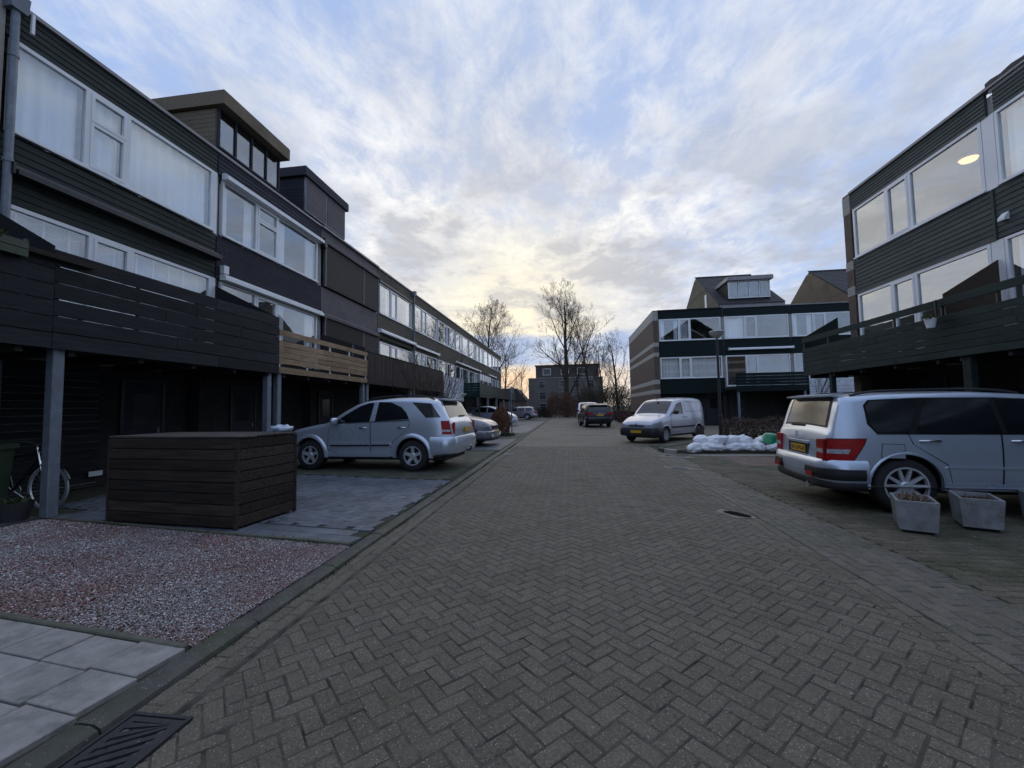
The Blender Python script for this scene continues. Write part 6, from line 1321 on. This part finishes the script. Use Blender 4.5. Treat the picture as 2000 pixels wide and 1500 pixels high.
bare_tree('bare_tree', 'bare tree beside the banded brick end wall', (7.3, 63, 0), 13.5, 44, .26, .80, 10, 4, GT, first=.15, kids=(6, 5, 4, 3))
bare_tree('bare_tree', 'small bare tree between the left row and the apartment block', (-7.9, 68, 0), 8.5, 55, .14, .8, 9, 3, GT)
bare_tree('bare_tree', 'bare tree close to the last house of the left row', (-9.6, 60, 0), 11.5, 57, .2, .9, 10, 4, GT, kids=(6, 5, 4, 3))
bare_tree('bare_tree', 'bare tree right of the slim one, above the black off-roader', (5.1, 61.5, 0), 12.5, 83, .18, .8, 11, 4, GT, kids=(7, 6, 5, 4), first=.2)
bare_tree('bare_tree', 'thin straight bare tree in front of the apartment block', (1.7, 62, 0), 13.0, 61, .13, .45, 9, 3, GT, first=.3)
for i_, (x_, y_, h_, l_) in enumerate(((2.6, 59.5, 4.6, 'leftmost'), (4.4, 60.0, 5.2, 'second'), (6.0, 59.0, 4.4, 'third'), (7.8, 60.0, 5.6, 'rightmost'))): bare_tree('bare_shrub', l_ + ' bare shrub of the thicket behind the black off-roader', (x_, y_, 0), h_, 90 + i_, .05, .6, 6, 3, 'thicket shrubs', minr=.012, stems=7, kids=(5, 4, 3, 3), leader=.85)
bare_tree('bare_shrub', 'many-stemmed bare brown shrub in front of the brown balcony', (-5.75, 16.9, ZL), 3.75, 71, .03, .6, 6, 3, None, minr=.004, stems=11, kids=(5, 4, 3, 3), leader=.85)
bare_tree('bare_tree', 'small bare street tree between the silver off-roader and the white balcony', (11.6, 21.5, 0), 3.6, 77, .05, .6, 9, 2, None, minr=.008, first=.4)
MB().tube([(0, 0, 0), (.02, .01, .3), (0, .03, .62)], [.16, .14, .13], 10).build('x', M_bark).name = 'tree_stump'; tag(bpy.data.objects['tree_stump'], 'short brown tree stump behind the rear wheel of the silver van', 'tree stump'); bpy.data.objects['tree_stump'].location = (4.45, 15.1, .07)

# moss and weeds in the kerb line, bits of litter on the paving
def weeds():
    rs = random.Random(31); b = MB()
    def blade(x, y, z, h):
        a = rs.uniform(0, 6.283); d = Vector((math.cos(a) * .6, math.sin(a) * .6, 1)) * h; w = Vector((-math.sin(a), math.cos(a), 0)) * h * .22; p = Vector((x, y, z)); b.add([p - w, p + w, p + d], [(0, 1, 2)])
    for k in range(5200):
        y = rs.uniform(1.2, 18); n_ = mnoise.noise(Vector((y * .9, 3.3, 0)))
        if n_ + rs.uniform(-.3, .3) > .12: blade(-2.195 + rs.gauss(0, .012), y, .0, rs.uniform(.008, .03))
    for k in range(2600):
        x = rs.uniform(-7.2, -2.4); n_ = mnoise.noise(Vector((x * 1.1, 7.3, 0)))
        if n_ + rs.uniform(-.3, .3) > .15: blade(x, lb(x) + rs.choice((-.008, .058)), ZL - .01, rs.uniform(.01, .035))
    for k in range(3000):
        x, y = rs.uniform(3.2, 6.5), rs.uniform(4.2, 9)
        if mnoise.noise(Vector((x * 1.7, y * 1.7, 1))) > .18: blade(x, y, -.005, rs.uniform(.006, .018))
    o = b.build('weeds', mat('weed_green', (0.05, 0.075, 0.02), (0.08, 0.085, 0.03), rough=.9, scale=20), fix=False); tag(o, 'moss and small weeds growing along the kerb and joints', 'weeds', kind='stuff')
    b = MB(); M_lit = mat('litter_pale', (0.45, 0.43, 0.38), (0.30, 0.24, 0.17), rough=.9, scale=40)
    for k in range(150):
        x, y = rs.uniform(-2.1, 5.5), 1.4 + rs.random() ** 1.4 * 14; s_ = rs.uniform(.005, .013); a = rs.uniform(0, 6.28); c_, d_ = math.cos(a) * s_, math.sin(a) * s_; z = .004
        b.add([(x + c_, y + d_, z), (x - d_ * .7, y + c_ * .7, z + rs.uniform(.001, .006)), (x - c_, y - d_, z), (x + d_ * .7, y - c_ * .7, z + rs.uniform(0, .005)), (x, y, z + .006)], [(0, 1, 4), (1, 2, 4), (2, 3, 4), (3, 0, 4)])
    o = b.build('litter', M_lit, fix=False); tag(o, 'pale leaf scraps and grit strewn over the road bricks', 'litter', kind='stuff')
weeds()
